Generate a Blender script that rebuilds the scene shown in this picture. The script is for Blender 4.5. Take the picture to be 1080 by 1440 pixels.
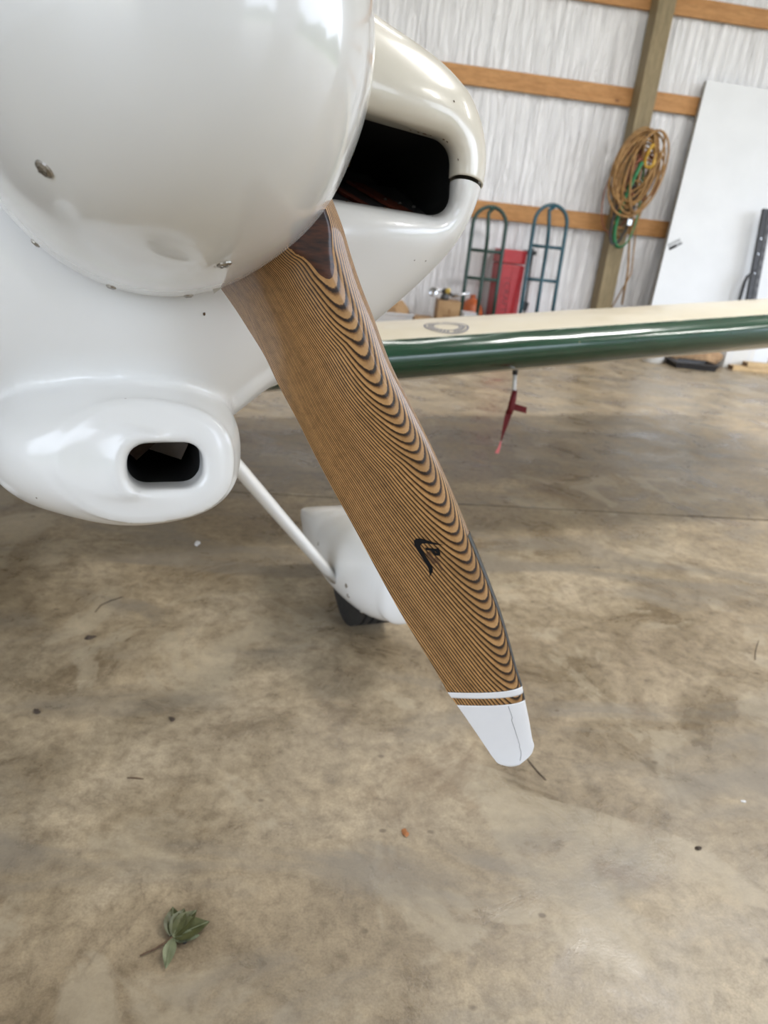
import bpy, bmesh, math, random
import numpy as np
from mathutils import Vector, Matrix, Euler
from mathutils.bvhtree import BVHTree

for o in list(bpy.data.objects): bpy.data.objects.remove(o)
sc = bpy.context.scene
COL = sc.collection
random.seed(4)
RNG = np.random.default_rng(7)

# ------------------------------------------------------------------ camera
PITCH, ROLL, HCAM, FPX = math.radians(22), math.radians(6.1), 0.86, 998.0
fw = Vector((0, math.cos(PITCH), -math.sin(PITCH)))
r0 = Vector((1, 0, 0)); u0 = r0.cross(fw)
rt = math.cos(ROLL)*r0 + math.sin(ROLL)*u0
up = -math.sin(ROLL)*r0 + math.cos(ROLL)*u0
cam = bpy.data.cameras.new('camera'); camo = bpy.data.objects.new('camera', cam); COL.objects.link(camo)
camo.matrix_world = Matrix(((rt.x, up.x, -fw.x, 0), (rt.y, up.y, -fw.y, 0), (rt.z, up.z, -fw.z, HCAM), (0, 0, 0, 1)))
cam.sensor_fit = 'HORIZONTAL'; cam.sensor_width = 36; cam.lens = FPX/1080*36
cam.clip_start = 0.02; cam.clip_end = 200
cam.dof.use_dof = True; cam.dof.focus_distance = 0.52; cam.dof.aperture_fstop = 13.0
sc.camera = camo

# ------------------------------------------------------------------ sky and exposure
sc.view_settings.view_transform = 'Standard'; sc.view_settings.look = 'None'
sc.view_settings.gamma = 1; sc.view_settings.use_curve_mapping = False
sc.view_settings.exposure = 0.70
wd = bpy.data.worlds.new('sky'); sc.world = wd; wd.use_nodes = True
bg = wd.node_tree.nodes['Background']; bg.inputs[0].default_value = (0.80, 0.885, 1.03, 1); bg.inputs[1].default_value = 3.6

# hangar frame: e runs along the back wall, n towards it
TH = math.radians(8.5)
E1 = Vector((math.cos(TH), math.sin(TH), 0)); NN = Vector((-math.sin(TH), math.cos(TH), 0))
WP = Vector((1.55, 6.05, 0)) + NN*0.6
def HW(e, off, z): return WP + E1*e - NN*off + Vector((0, 0, z))
DOOR_OFF = 9.6
def area(name, loc, rot, sx, sy, power, color=(1, 1, 1), portal=False):
    l = bpy.data.lights.new(name, 'AREA'); l.shape = 'RECTANGLE'; l.size = sx; l.size_y = sy; l.energy = power; l.color = color
    o = bpy.data.objects.new(name, l); COL.objects.link(o); o.location = loc; o.rotation_euler = rot
    if portal: l.cycles.is_portal = True
    return o
F0, F1, S0, S1, DH, L0, L1, LH = 1.0, 4.8, 1.6, 7.4, 3.4, -6.9, -3.1, 3.4      # front door span along e, side door span along off, height
area('front_door_portal', HW((F0+F1)/2, DOOR_OFF, DH/2), (math.pi/2, 0, TH), F1-F0, DH, 1, portal=True)
area('side_door_portal', HW(5.2, (S0+S1)/2, DH/2), (math.pi/2, 0, TH+math.pi/2), S1-S0, DH, 1, portal=True)
area('left_door_portal', HW((L0+L1)/2, DOOR_OFF, LH/2), (math.pi/2, 0, TH), L1-L0, LH, 1, portal=True)
for off_, e_, pw_ in ((2.0, -1.6, 14), (2.0, 2.6, 14), (3.6, 0.0, 60), (5.4, 2.2, 50)):  # strongest follows the floor highlight; the others are unseen fill added for brightness
    area('ceiling_lamp_fill', HW(e_, off_, 3.72), (0, 0, TH), 1.3, 0.3, pw_, (1, 0.98, 0.95))

# ------------------------------------------------------------------ materials
def nt(name):
    m = bpy.data.materials.new(name); m.use_nodes = True
    t = m.node_tree; return m, t, t.nodes['Principled BSDF']
def N(t, typ, **kw):
    n = t.nodes.new(typ)
    for k, v in kw.items(): setattr(n, k, v)
    return n
def ramp(t, pts, interp='LINEAR'):
    n = N(t, 'ShaderNodeValToRGB'); cr = n.color_ramp; cr.interpolation = interp
    while len(cr.elements) < len(pts): cr.elements.new(0.5)
    for e, (p, c) in zip(cr.elements, pts): e.position = p; e.color = (*c, 1) if len(c) == 3 else c
    return n
def coords(t, scale=(1, 1, 1), kind='Object', rot=(0, 0, 0)):
    c = N(t, 'ShaderNodeTexCoord'); mp = N(t, 'ShaderNodeMapping')
    mp.inputs['Scale'].default_value = scale; mp.inputs['Rotation'].default_value = rot
    t.links.new(c.outputs[kind], mp.inputs[0]); return mp.outputs[0]
def noise(t, vec, scale, detail=4, rough=0.55, dist=0):
    n = N(t, 'ShaderNodeTexNoise'); n.inputs['Scale'].default_value = scale; n.inputs['Detail'].default_value = detail
    n.inputs['Roughness'].default_value = rough; n.inputs['Distortion'].default_value = dist
    t.links.new(vec, n.inputs['Vector']); return n
def bump(t, p, h, strength, dist):
    b = N(t, 'ShaderNodeBump'); b.inputs['Strength'].default_value = strength; b.inputs['Distance'].default_value = dist
    t.links.new(h, b.inputs['Height']); t.links.new(b.outputs[0], p.inputs['Normal']); return b
def mix(t, fac, a, b, blend='MIX'):
    m = N(t, 'ShaderNodeMix', data_type='RGBA', blend_type=blend)
    for s, v in ((0, fac), (6, a), (7, b)):
        if hasattr(v, 'is_linked'): t.links.new(v, m.inputs[s])
        elif s == 0: m.inputs[0].default_value = v
        else: m.inputs[s].default_value = (*v, 1)
    return m.outputs[2]
def simple(name, c1, c2, scale=20, rough=0.5, metal=0, coat=0, bmp=0, stretch=(1, 1, 1), lo=0.35, hi=0.65, bdist=0.002, trans=0):
    m, t, p = nt(name)
    v = coords(t, stretch); n = noise(t, v, scale)
    r = ramp(t, [(lo, c1), (hi, c2)]); t.links.new(n.outputs['Fac'], r.inputs[0]); t.links.new(r.outputs[0], p.inputs['Base Color'])
    p.inputs['Roughness'].default_value = rough; p.inputs['Metallic'].default_value = metal; p.inputs['Coat Weight'].default_value = coat
    if trans: p.inputs['Transmission Weight'].default_value = trans
    if bmp: bump(t, p, n.outputs['Fac'], bmp, bdist)
    return m

def matte(m):
    p = m.node_tree.nodes['Principled BSDF']; p.inputs['Specular IOR Level'].default_value = 0.15; p.inputs['Roughness'].default_value = 0.9; return m

def painted(name, base, dirt, specks=(0.18, 0.13, 0.08), rough=0.28, coat=0.35, speck_amt=0.5):
    # glossy paint on fibreglass: faint uneven tone, a few chips and insect specks
    m, t, p = nt(name)
    v = coords(t)
    n1 = noise(t, v, 5, 3); n2 = noise(t, v, 60, 3)
    r = ramp(t, [(0.3, base), (0.75, dirt)]); t.links.new(n1.outputs['Fac'], r.inputs[0])
    vo = N(t, 'ShaderNodeTexVoronoi'); vo.inputs['Scale'].default_value = 26; t.links.new(v, vo.inputs['Vector'])
    rs = ramp(t, [(0.025, (1, 1, 1)), (0.04, (0, 0, 0))]); t.links.new(vo.outputs['Distance'], rs.inputs[0])
    r2 = ramp(t, [(0.62, (0, 0, 0)), (0.66, (1, 1, 1))]); 
    n3 = noise(t, v, 9, 2); t.links.new(n3.outputs['Fac'], r2.inputs[0])
    mu = N(t, 'ShaderNodeMath', operation='MULTIPLY'); t.links.new(rs.outputs[0], mu.inputs[0]); t.links.new(r2.outputs[0], mu.inputs[1])
    mu2 = N(t, 'ShaderNodeMath', operation='MULTIPLY'); t.links.new(mu.outputs[0], mu2.inputs[0]); mu2.inputs[1].default_value = speck_amt
    t.links.new(mix(t, mu2.outputs[0], r.outputs[0], specks), p.inputs['Base Color'])
    p.inputs['Roughness'].default_value = rough; p.inputs['Coat Weight'].default_value = coat; p.inputs['Coat Roughness'].default_value = 0.08
    bump(t, p, n2.outputs['Fac'], 0.03, 0.002)
    return m

M = {}
M['spinner'] = painted('spinner paint', (0.77, 0.77, 0.745), (0.73, 0.727, 0.695), rough=0.24, coat=0.8, speck_amt=0.25)
M['white'] = painted('white paint', (0.80, 0.80, 0.785), (0.765, 0.76, 0.735), rough=0.27, coat=0.4)
M['cream'] = painted('cream paint', (0.72, 0.68, 0.575), (0.68, 0.63, 0.52), rough=0.27, coat=0.4, speck_amt=0.9)
M['wingcream'] = simple('wing fabric cream', (0.70, 0.64, 0.50), (0.74, 0.68, 0.55), 8, 0.35, coat=0.2, bmp=0.05)
M['screw'] = simple('zinc screw', (0.28, 0.26, 0.23), (0.5, 0.48, 0.44), 200, 0.35, 1.0)
M['black'] = simple('matt black', (0.004, 0.004, 0.004), (0.008, 0.008, 0.007), 30, 0.7)
M['rubber'] = simple('tyre rubber', (0.012, 0.012, 0.012), (0.025, 0.023, 0.02), 60, 0.75, bmp=0.2)
M['edge'] = simple('black edge guard', (0.01, 0.011, 0.013), (0.018, 0.019, 0.022), 60, 0.3)
M['tip'] = simple('white tip paint', (0.78, 0.78, 0.785), (0.80, 0.80, 0.805), 40, 0.35, coat=0.4)
M['steelblack'] = simple('black steel', (0.012, 0.012, 0.014), (0.03, 0.03, 0.033), 40, 0.4)
M['chrome'] = simple('chrome', (0.5, 0.52, 0.54), (0.75, 0.77, 0.8), 30, 0.18, 1.0)
M['brass'] = simple('brass', (0.35, 0.24, 0.06), (0.5, 0.36, 0.1), 60, 0.35, 1.0)
M['card'] = simple('cardboard', (0.33, 0.20, 0.10), (0.42, 0.27, 0.14), 12, 0.85, bmp=0.1)
M['tape'] = simple('brown tape', (0.25, 0.14, 0.06), (0.3, 0.17, 0.08), 12, 0.4)
M['trkgreen'] = simple('dark green enamel', (0.010, 0.035, 0.026), (0.016, 0.05, 0.038), 20, 0.35)
M['trkblue'] = simple('blue green enamel', (0.012, 0.055, 0.075), (0.02, 0.08, 0.105), 20, 0.35)
M['red'] = simple('red painted steel', (0.36, 0.014, 0.022), (0.42, 0.02, 0.028), 10, 0.35, coat=0.2)
M['darkred'] = simple('dark red print', (0.13, 0.015, 0.02), (0.17, 0.02, 0.025), 10, 0.5)
M['cord'] = simple('brown cord', (0.20, 0.10, 0.028), (0.36, 0.20, 0.065), 25, 0.55)
M['cordred'] = simple('red brown cord', (0.17, 0.055, 0.03), (0.28, 0.10, 0.05), 25, 0.55)
M['strap'] = simple('green webbing', (0.02, 0.16, 0.06), (0.04, 0.24, 0.10), 60, 0.6)
M['panelw'] = simple('white sheet', (0.65, 0.665, 0.68), (0.69, 0.705, 0.72), 3, 0.35)
M['paneledge'] = simple('grey sheet edge', (0.25, 0.23, 0.20), (0.33, 0.31, 0.28), 20, 0.7)
M['print'] = matte(simple('black print', (0.006, 0.006, 0.006), (0.01, 0.01, 0.01), 10, 0.6))
M['printgrey'] = simple('grey print', (0.10, 0.105, 0.11), (0.2, 0.21, 0.22), 200, 0.6)
M['bucket'] = simple('white bucket plastic', (0.68, 0.68, 0.66), (0.72, 0.72, 0.70), 8, 0.4)
M['orange'] = simple('orange ball plastic', (0.42, 0.09, 0.025), (0.52, 0.13, 0.04), 8, 0.4)
M['bark'] = simple('brown burlap', (0.28, 0.17, 0.09), (0.45, 0.29, 0.16), 14, 0.9, bmp=0.4, bdist=0.01)
M['flagred'] = simple('red ribbon', (0.11, 0.001, 0.004), (0.15, 0.002, 0.006), 20, 0.6)
M['flagpink'] = simple('pink ribbon tail', (0.80, 0.20, 0.21), (0.85, 0.25, 0.25), 20, 0.6)
M['leaf'] = simple('wilted leaf', (0.045, 0.05, 0.014), (0.10, 0.105, 0.04), 60, 0.45, bmp=0.1)
M['leafpale'] = simple('pale leaf underside', (0.15, 0.17, 0.09), (0.21, 0.23, 0.13), 60, 0.6)
M['twig'] = simple('twig bark', (0.09, 0.05, 0.028), (0.15, 0.09, 0.05), 90, 0.8)
M['flake'] = simple('orange leaf flake', (0.35, 0.13, 0.04), (0.42, 0.18, 0.07), 90, 0.8)
M['dirtbit'] = simple('dark grit', (0.05, 0.035, 0.025), (0.09, 0.065, 0.045), 90, 0.9)
M['baffle'] = simple('oily grey baffle', (0.05, 0.05, 0.05), (0.085, 0.083, 0.08), 30, 0.4, 0.2)
M['rust'] = simple('red brown primer', (0.13, 0.025, 0.012), (0.19, 0.045, 0.02), 40, 0.6)
M['duct'] = simple('tan duct', (0.35, 0.28, 0.22), (0.45, 0.37, 0.30), 30, 0.7)
M['emblem'] = simple('navy print', (0.03, 0.05, 0.14), (0.07, 0.09, 0.2), 200, 0.5)
M['bluehose'] = simple('dark blue plastic', (0.01, 0.014, 0.03), (0.02, 0.025, 0.05), 20, 0.5)

def green_mat():
    m, t, p = nt('green wing edge paint')
    v = coords(t, (1, 4, 4)); n = noise(t, v, 6, 3)
    r = ramp(t, [(0.35, (0.004, 0.046, 0.022)), (0.7, (0.006, 0.06, 0.03))]); t.links.new(n.outputs['Fac'], r.inputs[0])
    v2 = coords(t); vo = N(t, 'ShaderNodeTexVoronoi'); vo.inputs['Scale'].default_value = 14; t.links.new(v2, vo.inputs['Vector'])
    rr = ramp(t, [(0.03, (1, 1, 1)), (0.06, (0, 0, 0))]); t.links.new(vo.outputs['Distance'], rr.inputs[0])
    t.links.new(mix(t, rr.outputs[0], r.outputs[0], (0.16, 0.19, 0.10)), p.inputs['Base Color'])
    p.inputs['Roughness'].default_value = 0.22; p.inputs['Coat Weight'].default_value = 0.5; p.inputs['Coat Roughness'].default_value = 0.06
    bump(t, p, n.outputs['Fac'], 0.15, 0.01); return m
M['green'] = green_mat()

PLY = 0.00117
A_MIN = -0.0590
def blade_mat():
    # laminated veneers: plies are planes square to the propeller axis, so their edges show as contour lines
    m, t, p = nt('laminated propeller wood')
    tc = N(t, 'ShaderNodeTexCoord'); sx = N(t, 'ShaderNodeSeparateXYZ'); t.links.new(tc.outputs['Object'], sx.inputs[0])
    n0 = noise(t, tc.outputs['Object'], 14, 2); 
    w1 = N(t, 'ShaderNodeMath', operation='MULTIPLY_ADD'); t.links.new(n0.outputs['Fac'], w1.inputs[0]); w1.inputs[1].default_value = 0.0006; t.links.new(sx.outputs['Y'], w1.inputs[2])
    nf = noise(t, tc.outputs['Object'], 900, 2)
    w2 = N(t, 'ShaderNodeMath', operation='MULTIPLY_ADD'); t.links.new(nf.outputs['Fac'], w2.inputs[0]); w2.inputs[1].default_value = 0.0002; t.links.new(w1.outputs[0], w2.inputs[2])
    d = N(t, 'ShaderNodeMath', operation='DIVIDE'); t.links.new(w2.outputs[0], d.inputs[0]); d.inputs[1].default_value = PLY
    fl = N(t, 'ShaderNodeMath', operation='FLOOR'); t.links.new(d.outputs[0], fl.inputs[0])
    fr = N(t, 'ShaderNodeMath', operation='FRACT'); t.links.new(d.outputs[0], fr.inputs[0])
    wn = N(t, 'ShaderNodeTexWhiteNoise', noise_dimensions='1D'); t.links.new(fl.outputs[0], wn.inputs['W'])
    r = ramp(t, [(0.0, (0.014, 0.006, 0.003)), (0.15, (0.022, 0.009, 0.003)), (0.28, (0.20, 0.095, 0.030)), (0.46, (0.44, 0.245, 0.095)), (0.86, (0.48, 0.275, 0.112)), (0.95, (0.05, 0.02, 0.008))])
    t.links.new(fr.outputs[0], r.inputs[0])
    tone = ramp(t, [(0, (0.80, 0.78, 0.74)), (1, (1.12, 1.1, 1.06))]); t.links.new(wn.outputs['Value'], tone.inputs[0])
    c1 = mix(t, 1.0, r.outputs[0], tone.outputs[0], 'MULTIPLY')
    # pores along the blade
    vg = coords(t, (1, 1, 1)); ng = noise(t, vg, 160, 3); rg = ramp(t, [(0.30, (0.62, 0.6, 0.58)), (0.55, (1, 1, 1))]); t.links.new(ng.outputs['Fac'], rg.inputs[0])
    c2 = mix(t, 0.6, c1, rg.outputs[0], 'MULTIPLY')
    # the flat boss face is one dark veneer
    lt = N(t, 'ShaderNodeMath', operation='LESS_THAN'); t.links.new(sx.outputs['Y'], lt.inputs[0]); lt.inputs[1].default_value = A_MIN + 0.0006
    nb = noise(t, coords(t, (60, 60, 300)), 1, 3); rb = ramp(t, [(0.35, (0.014, 0.004, 0.0015)), (0.65, (0.085, 0.024, 0.007))]); t.links.new(nb.outputs['Fac'], rb.inputs[0])
    c3 = mix(t, lt.outputs[0], c2, rb.outputs[0])
    t.links.new(c3, p.inputs['Base Color'])
    p.inputs['Roughness'].default_value = 0.36; p.inputs['Coat Weight'].default_value = 0.4; p.inputs['Specular IOR Level'].default_value = 0.35; p.inputs['Coat Roughness'].default_value = 0.07
    return m
M['blade'] = blade_mat()

def wood(name, c1, c2, knot, axis_scale, knots=True):
    m, t, p = nt(name)
    v = coords(t, axis_scale); n = noise(t, v, 3, 4, 0.6, 0.4)
    r = ramp(t, [(0.3, c1), (0.7, c2)]); t.links.new(n.outputs['Fac'], r.inputs[0]); out = r.outputs[0]
    v2 = coords(t, tuple(s*0.5 if s > 3 else s*1.6 for s in axis_scale)); n2 = noise(t, v2, 9, 3)
    r2 = ramp(t, [(0.4, (0.82, 0.8, 0.76)), (0.6, (1, 1, 1))]); t.links.new(n2.outputs['Fac'], r2.inputs[0])
    out = mix(t, 0.8, out, r2.outputs[0], 'MULTIPLY')
    if knots:
        vo = N(t, 'ShaderNodeTexVoronoi'); vo.inputs['Scale'].default_value = 3.2; t.links.new(coords(t, (1, 1, 2.2)), vo.inputs['Vector'])
        rk = ramp(t, [(0.06, (1, 1, 1)), (0.11, (0, 0, 0))]); t.links.new(vo.outputs['Distance'], rk.inputs[0])
        out = mix(t, rk.outputs[0], out, knot)
    t.links.new(out, p.inputs['Base Color']); p.inputs['Roughness'].default_value = 0.65
    return m
M['girt'] = wood('pine girt', (0.42, 0.20, 0.065), (0.52, 0.27, 0.10), (0.14, 0.05, 0.02), (1.2, 12, 12))
M['post'] = wood('treated post', (0.20, 0.155, 0.082), (0.28, 0.22, 0.122), (0.08, 0.06, 0.03), (12, 12, 1.0), False)
M['lumber'] = wood('pale lumber', (0.55, 0.38, 0.19), (0.66, 0.48, 0.27), (0.2, 0.1, 0.05), (1.5, 12, 12), False)

def film_mat():
    m, t, p = nt('white insulation film')
    v = coords(t, (9, 1, 1.0), rot=(0, 0.10, 0)); n = noise(t, v, 2.2, 5, 0.6, 0.9)
    v2 = coords(t, (26, 1, 2.2), rot=(0, -0.07, 0)); n2 = noise(t, v2, 1.5, 3, 0.5, 0.5)
    rg = N(t, 'ShaderNodeMath', operation='MULTIPLY_ADD'); t.links.new(n2.outputs['Fac'], rg.inputs[0]); rg.inputs[1].default_value = 0.35; t.links.new(n.outputs['Fac'], rg.inputs[2])
    p.inputs['Base Color'].default_value = (0.74, 0.735, 0.745, 1)
    nl = noise(t, coords(t), 0.8, 2); r = ramp(t, [(0.3, (0.82, 0.815, 0.825)), (0.7, (0.88, 0.88, 0.89))]); t.links.new(nl.outputs['Fac'], r.inputs[0]); t.links.new(r.outputs[0], p.inputs['Base Color'])
    p.inputs['Roughness'].default_value = 0.36
    bump(t, p, rg.outputs[0], 0.9, 0.065); return m
M['film'] = film_mat()

def concrete():
    m, t, p = nt('sealed concrete')
    v = coords(t)
    big = noise(t, v, 1.1, 4, 0.6, 0.8); mid = noise(t, v, 5.0, 7, 0.68, 0.5); fine = noise(t, v, 38, 6, 0.72, 0.3); grit = noise(t, v, 300, 3, 0.75)
    rb = ramp(t, [(0.32, (0.225, 0.172, 0.108)), (0.50, (0.325, 0.258, 0.170)), (0.66, (0.38, 0.315, 0.225))]); t.links.new(big.outputs['Fac'], rb.inputs[0])
    rm = ramp(t, [(0.34, (0.60, 0.57, 0.54)), (0.5, (1, 1, 1)), (0.64, (1.32, 1.33, 1.35))]); t.links.new(mid.outputs['Fac'], rm.inputs[0])
    c = mix(t, 0.9, rb.outputs[0], rm.outputs[0], 'MULTIPLY')
    rf = ramp(t, [(0.34, (0.68, 0.66, 0.64)), (0.5, (1, 1, 1)), (0.64, (1.2, 1.2, 1.19))]); t.links.new(fine.outputs['Fac'], rf.inputs[0])
    c = mix(t, 0.9, c, rf.outputs[0], 'MULTIPLY')
    rgr = ramp(t, [(0.32, (0.78, 0.76, 0.73)), (0.6, (1.08, 1.08, 1.08))]); t.links.new(grit.outputs['Fac'], rgr.inputs[0])
    c = mix(t, 0.8, c, rgr.outputs[0], 'MULTIPLY')
    # pale rubbed patches with ragged edges
    pn = noise(t, v, 4.2, 7, 0.6, 0.9); rp = ramp(t, [(0.55, (0, 0, 0)), (0.60, (0.45, 0.45, 0.45)), (0.70, (0.6, 0.6, 0.6))]); t.links.new(pn.outputs['Fac'], rp.inputs[0])
    c = mix(t, rp.outputs[0], c, (0.46, 0.39, 0.28))
    # grey smears
    gn = noise(t, coords(t, (0.6, 1.6, 1), rot=(0, 0, 0.5)), 2.6, 6, 0.62, 1.2); rgn = ramp(t, [(0.52, (0, 0, 0)), (0.66, (0.7, 0.7, 0.7))]); t.links.new(gn.outputs['Fac'], rgn.inputs[0])
    c = mix(t, rgn.outputs[0], c, (0.225, 0.195, 0.155))
    # brown stains and small dark spots
    sn = noise(t, v, 2.7, 6, 0.65, 1.6); rs = ramp(t, [(0.60, (0, 0, 0)), (0.70, (0.55, 0.55, 0.55))]); t.links.new(sn.outputs['Fac'], rs.inputs[0])
    c = mix(t, rs.outputs[0], c, (0.155, 0.098, 0.052))
    vo = N(t, 'ShaderNodeTexVoronoi'); vo.inputs['Scale'].default_value = 13; vo.inputs['Randomness'].default_value = 1; t.links.new(coords(t, (1, 1.5, 1)), vo.inputs['Vector'])
    sp = ramp(t, [(0.05, (0.75, 0.75, 0.75)), (0.10, (0, 0, 0))]); t.links.new(vo.outputs['Distance'], sp.inputs[0])
    sm = noise(t, v, 6, 2); rsm = ramp(t, [(0.50, (0, 0, 0)), (0.56, (1, 1, 1))]); t.links.new(sm.outputs['Fac'], rsm.inputs[0])
    c = mix(t, mix(t, 1.0, sp.outputs[0], rsm.outputs[0], 'MULTIPLY'), c, (0.13, 0.095, 0.06))
    # hairline cracks
    vc = N(t, 'ShaderNodeTexVoronoi', feature='DISTANCE_TO_EDGE'); vc.inputs['Scale'].default_value = 0.75
    wv = N(t, 'ShaderNodeMix', data_type='RGBA', blend_type='ADD'); wv.inputs[0].default_value = 0.25; t.links.new(v, wv.inputs[6]); t.links.new(mid.outputs['Color'], wv.inputs[7]); t.links.new(wv.outputs[2], vc.inputs['Vector'])
    rc = ramp(t, [(0.0015, (0.3, 0.3, 0.3)), (0.004, (0, 0, 0))]); t.links.new(vc.outputs['Distance'], rc.inputs[0])
    c = mix(t, mix(t, 1.0, rc.outputs[0], rsm.outputs[0], 'MULTIPLY'), c, (0.11, 0.08, 0.05))
    t.links.new(c, p.inputs['Base Color'])
    rr = ramp(t, [(0.35, (0.20, 0.20, 0.20)), (0.62, (0.50, 0.50, 0.50))]); t.links.new(mid.outputs['Fac'], rr.inputs[0]); t.links.new(rr.outputs[0], p.inputs['Roughness'])
    b1 = bump(t, p, fine.outputs['Fac'], 0.14, 0.004)
    b2 = N(t, 'ShaderNodeBump'); b2.inputs['Strength'].default_value = 0.22; b2.inputs['Distance'].default_value = 0.0012
    t.links.new(grit.outputs['Fac'], b2.inputs['Height']); t.links.new(b2.outputs[0], b1.inputs['Normal'])
    return m
M['concrete'] = concrete()
M['joint'] = simple('joint dirt', (0.035, 0.028, 0.02), (0.06, 0.05, 0.038), 30, 0.9)
M['ceil'] = simple('white steel roof', (0.60, 0.60, 0.60), (0.66, 0.66, 0.66), 3, 0.5)
M['grass'] = simple('grass outside', (0.06, 0.12, 0.03), (0.12, 0.20, 0.06), 3, 0.9)
def clear_mat():
    m, t, p = nt('cloudy clear plastic')
    v = coords(t); n = noise(t, v, 10, 3); r = ramp(t, [(0.3, (0.72, 0.74, 0.77)), (0.7, (0.80, 0.82, 0.84))]); t.links.new(n.outputs['Fac'], r.inputs[0]); t.links.new(r.outputs[0], p.inputs['Base Color'])
    p.inputs['Roughness'].default_value = 0.25; p.inputs['Alpha'].default_value = 0.45; return m
M['clear'] = clear_mat()

# ------------------------------------------------------------------ mesh helpers
def empty(name, loc=(0, 0, 0), rz=0, parent=None):
    o = bpy.data.objects.new(name, None); COL.objects.link(o); o.location = loc; o.rotation_euler = (0, 0, rz)
    o.empty_display_size = 0.05
    if parent: o.parent = parent
    return o
def tag(o, label=None, cat=None, group=None, kind=None):
    if label: o['label'] = label
    if cat: o['category'] = cat
    if group: o['group'] = group
    if kind: o['kind'] = kind
    return o
def link(name, me, mat, parent=None, smooth=False, loc=None):
    o = bpy.data.objects.new(name, me); COL.objects.link(o)
    if mat is not None: me.materials.append(M[mat] if isinstance(mat, str) else mat)
    if smooth:
        me.polygons.foreach_set('use_smooth', [True]*len(me.polygons))
    if parent: o.parent = parent
    if loc is not None: o.location = loc
    return o
class MB:
    def __init__(s): s.v = []; s.f = []
    def add(s, v, f):
        b = len(s.v); s.v += [tuple(x) for x in v]; s.f += [tuple(i+b for i in q) for q in f]; return s
    def box(s, c, size, rot=None, bev=0.0):
        bm = bmesh.new(); bmesh.ops.create_cube(bm, size=1)
        for v in bm.verts: v.co = Vector((v.co.x*size[0], v.co.y*size[1], v.co.z*size[2]))
        if bev: bmesh.ops.bevel(bm, geom=list(bm.edges), offset=bev, segments=2, affect='EDGES', profile=0.6)
        mt = Matrix.Translation(Vector(c)) @ (Euler(rot).to_matrix().to_4x4() if rot else Matrix())
        bm.verts.index_update()
        s.add([mt @ v.co for v in bm.verts], [[v.index for v in f.verts] for f in bm.faces]); bm.free(); return s
    def tube(s, path, r, seg=8, closed=False):
        P = [Vector(p) for p in path]; n = len(P); rr = r if isinstance(r, (list, tuple)) else [r]*n
        vs = []; fs = []; prev = None
        for i in range(n):
            if closed: d = P[(i+1) % n]-P[i-1]
            else: d = P[min(i+1, n-1)]-P[max(i-1, 0)]
            d.normalize()
            if prev is None: a = d.orthogonal().normalized()
            else: a = (prev-d*prev.dot(d)); a = a.normalized() if a.length > 1e-6 else d.orthogonal().normalized()
            prev = a; b = d.cross(a)
            for k in range(seg):
                t = 2*math.pi*k/seg; vs.append(P[i]+(a*math.cos(t)+b*math.sin(t))*rr[i])
        for i in range(n if closed else n-1):
            j = (i+1) % n
            for k in range(seg): fs.append((i*seg+k, i*seg+(k+1) % seg, j*seg+(k+1) % seg, j*seg+k))
        if not closed: fs.append(tuple(range(seg))[::-1]); fs.append(tuple((n-1)*seg+k for k in range(seg)))
        return s.add(vs, fs)
    def lathe(s, prof, seg=32, mt=None):
        vs = []; fs = []
        for (r, z) in prof:
            for k in range(seg):
                t = 2*math.pi*k/seg; v = Vector((r*math.cos(t), r*math.sin(t), z)); vs.append(mt @ v if mt else v)
        for i in range(len(prof)-1):
            for k in range(seg): fs.append((i*seg+k, i*seg+(k+1) % seg, (i+1)*seg+(k+1) % seg, (i+1)*seg+k))
        return s.add(vs, fs)
    def loft(s, rings, cap=True):
        n = len(rings[0]); vs = [v for r in rings for v in r]; fs = []
        for i in range(len(rings)-1):
            for k in range(n): fs.append((i*n+k, i*n+(k+1) % n, (i+1)*n+(k+1) % n, (i+1)*n+k))
        if cap: fs.append(tuple(range(n))[::-1]); fs.append(tuple((len(rings)-1)*n+k for k in range(n)))
        return s.add(vs, fs)
    def mesh(s, name):
        me = bpy.data.meshes.new(name); me.from_pydata([tuple(v) for v in s.v], [], s.f); me.update()
        bm = bmesh.new(); bm.from_mesh(me); bmesh.ops.recalc_face_normals(bm, faces=bm.faces); bm.to_mesh(me); bm.free()
        return me
    def build(s, name, mat, parent=None, smooth=False, loc=None): return link(name, s.mesh(name), mat, parent, smooth, loc)
def autosmooth(o, ang=40):
    bm = bmesh.new(); bm.from_mesh(o.data)
    for e in bm.edges: e.smooth = not (len(e.link_faces) == 2 and e.calc_face_angle(0) > math.radians(ang))
    for f in bm.faces: f.smooth = True
    bm.to_mesh(o.data); bm.free(); return o
def text_mesh(s, size, parent, mat, mtx, name='lettering', sx=1.0, extr=0.0006):
    c = bpy.data.curves.new('t', 'FONT'); c.body = s; c.size = size; c.align_x = 'CENTER'; c.align_y = 'CENTER'; c.extrude = extr; c.resolution_u = 3
    o = bpy.data.objects.new('t', c); COL.objects.link(o)
    bpy.context.view_layer.update()
    me = bpy.data.meshes.new_from_object(o.evaluated_get(bpy.context.evaluated_depsgraph_get()))
    bpy.data.objects.remove(o); me.transform(mtx @ Matrix.Diagonal((sx, 1, 1, 1)))
    return link(name, me, mat, parent)

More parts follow.
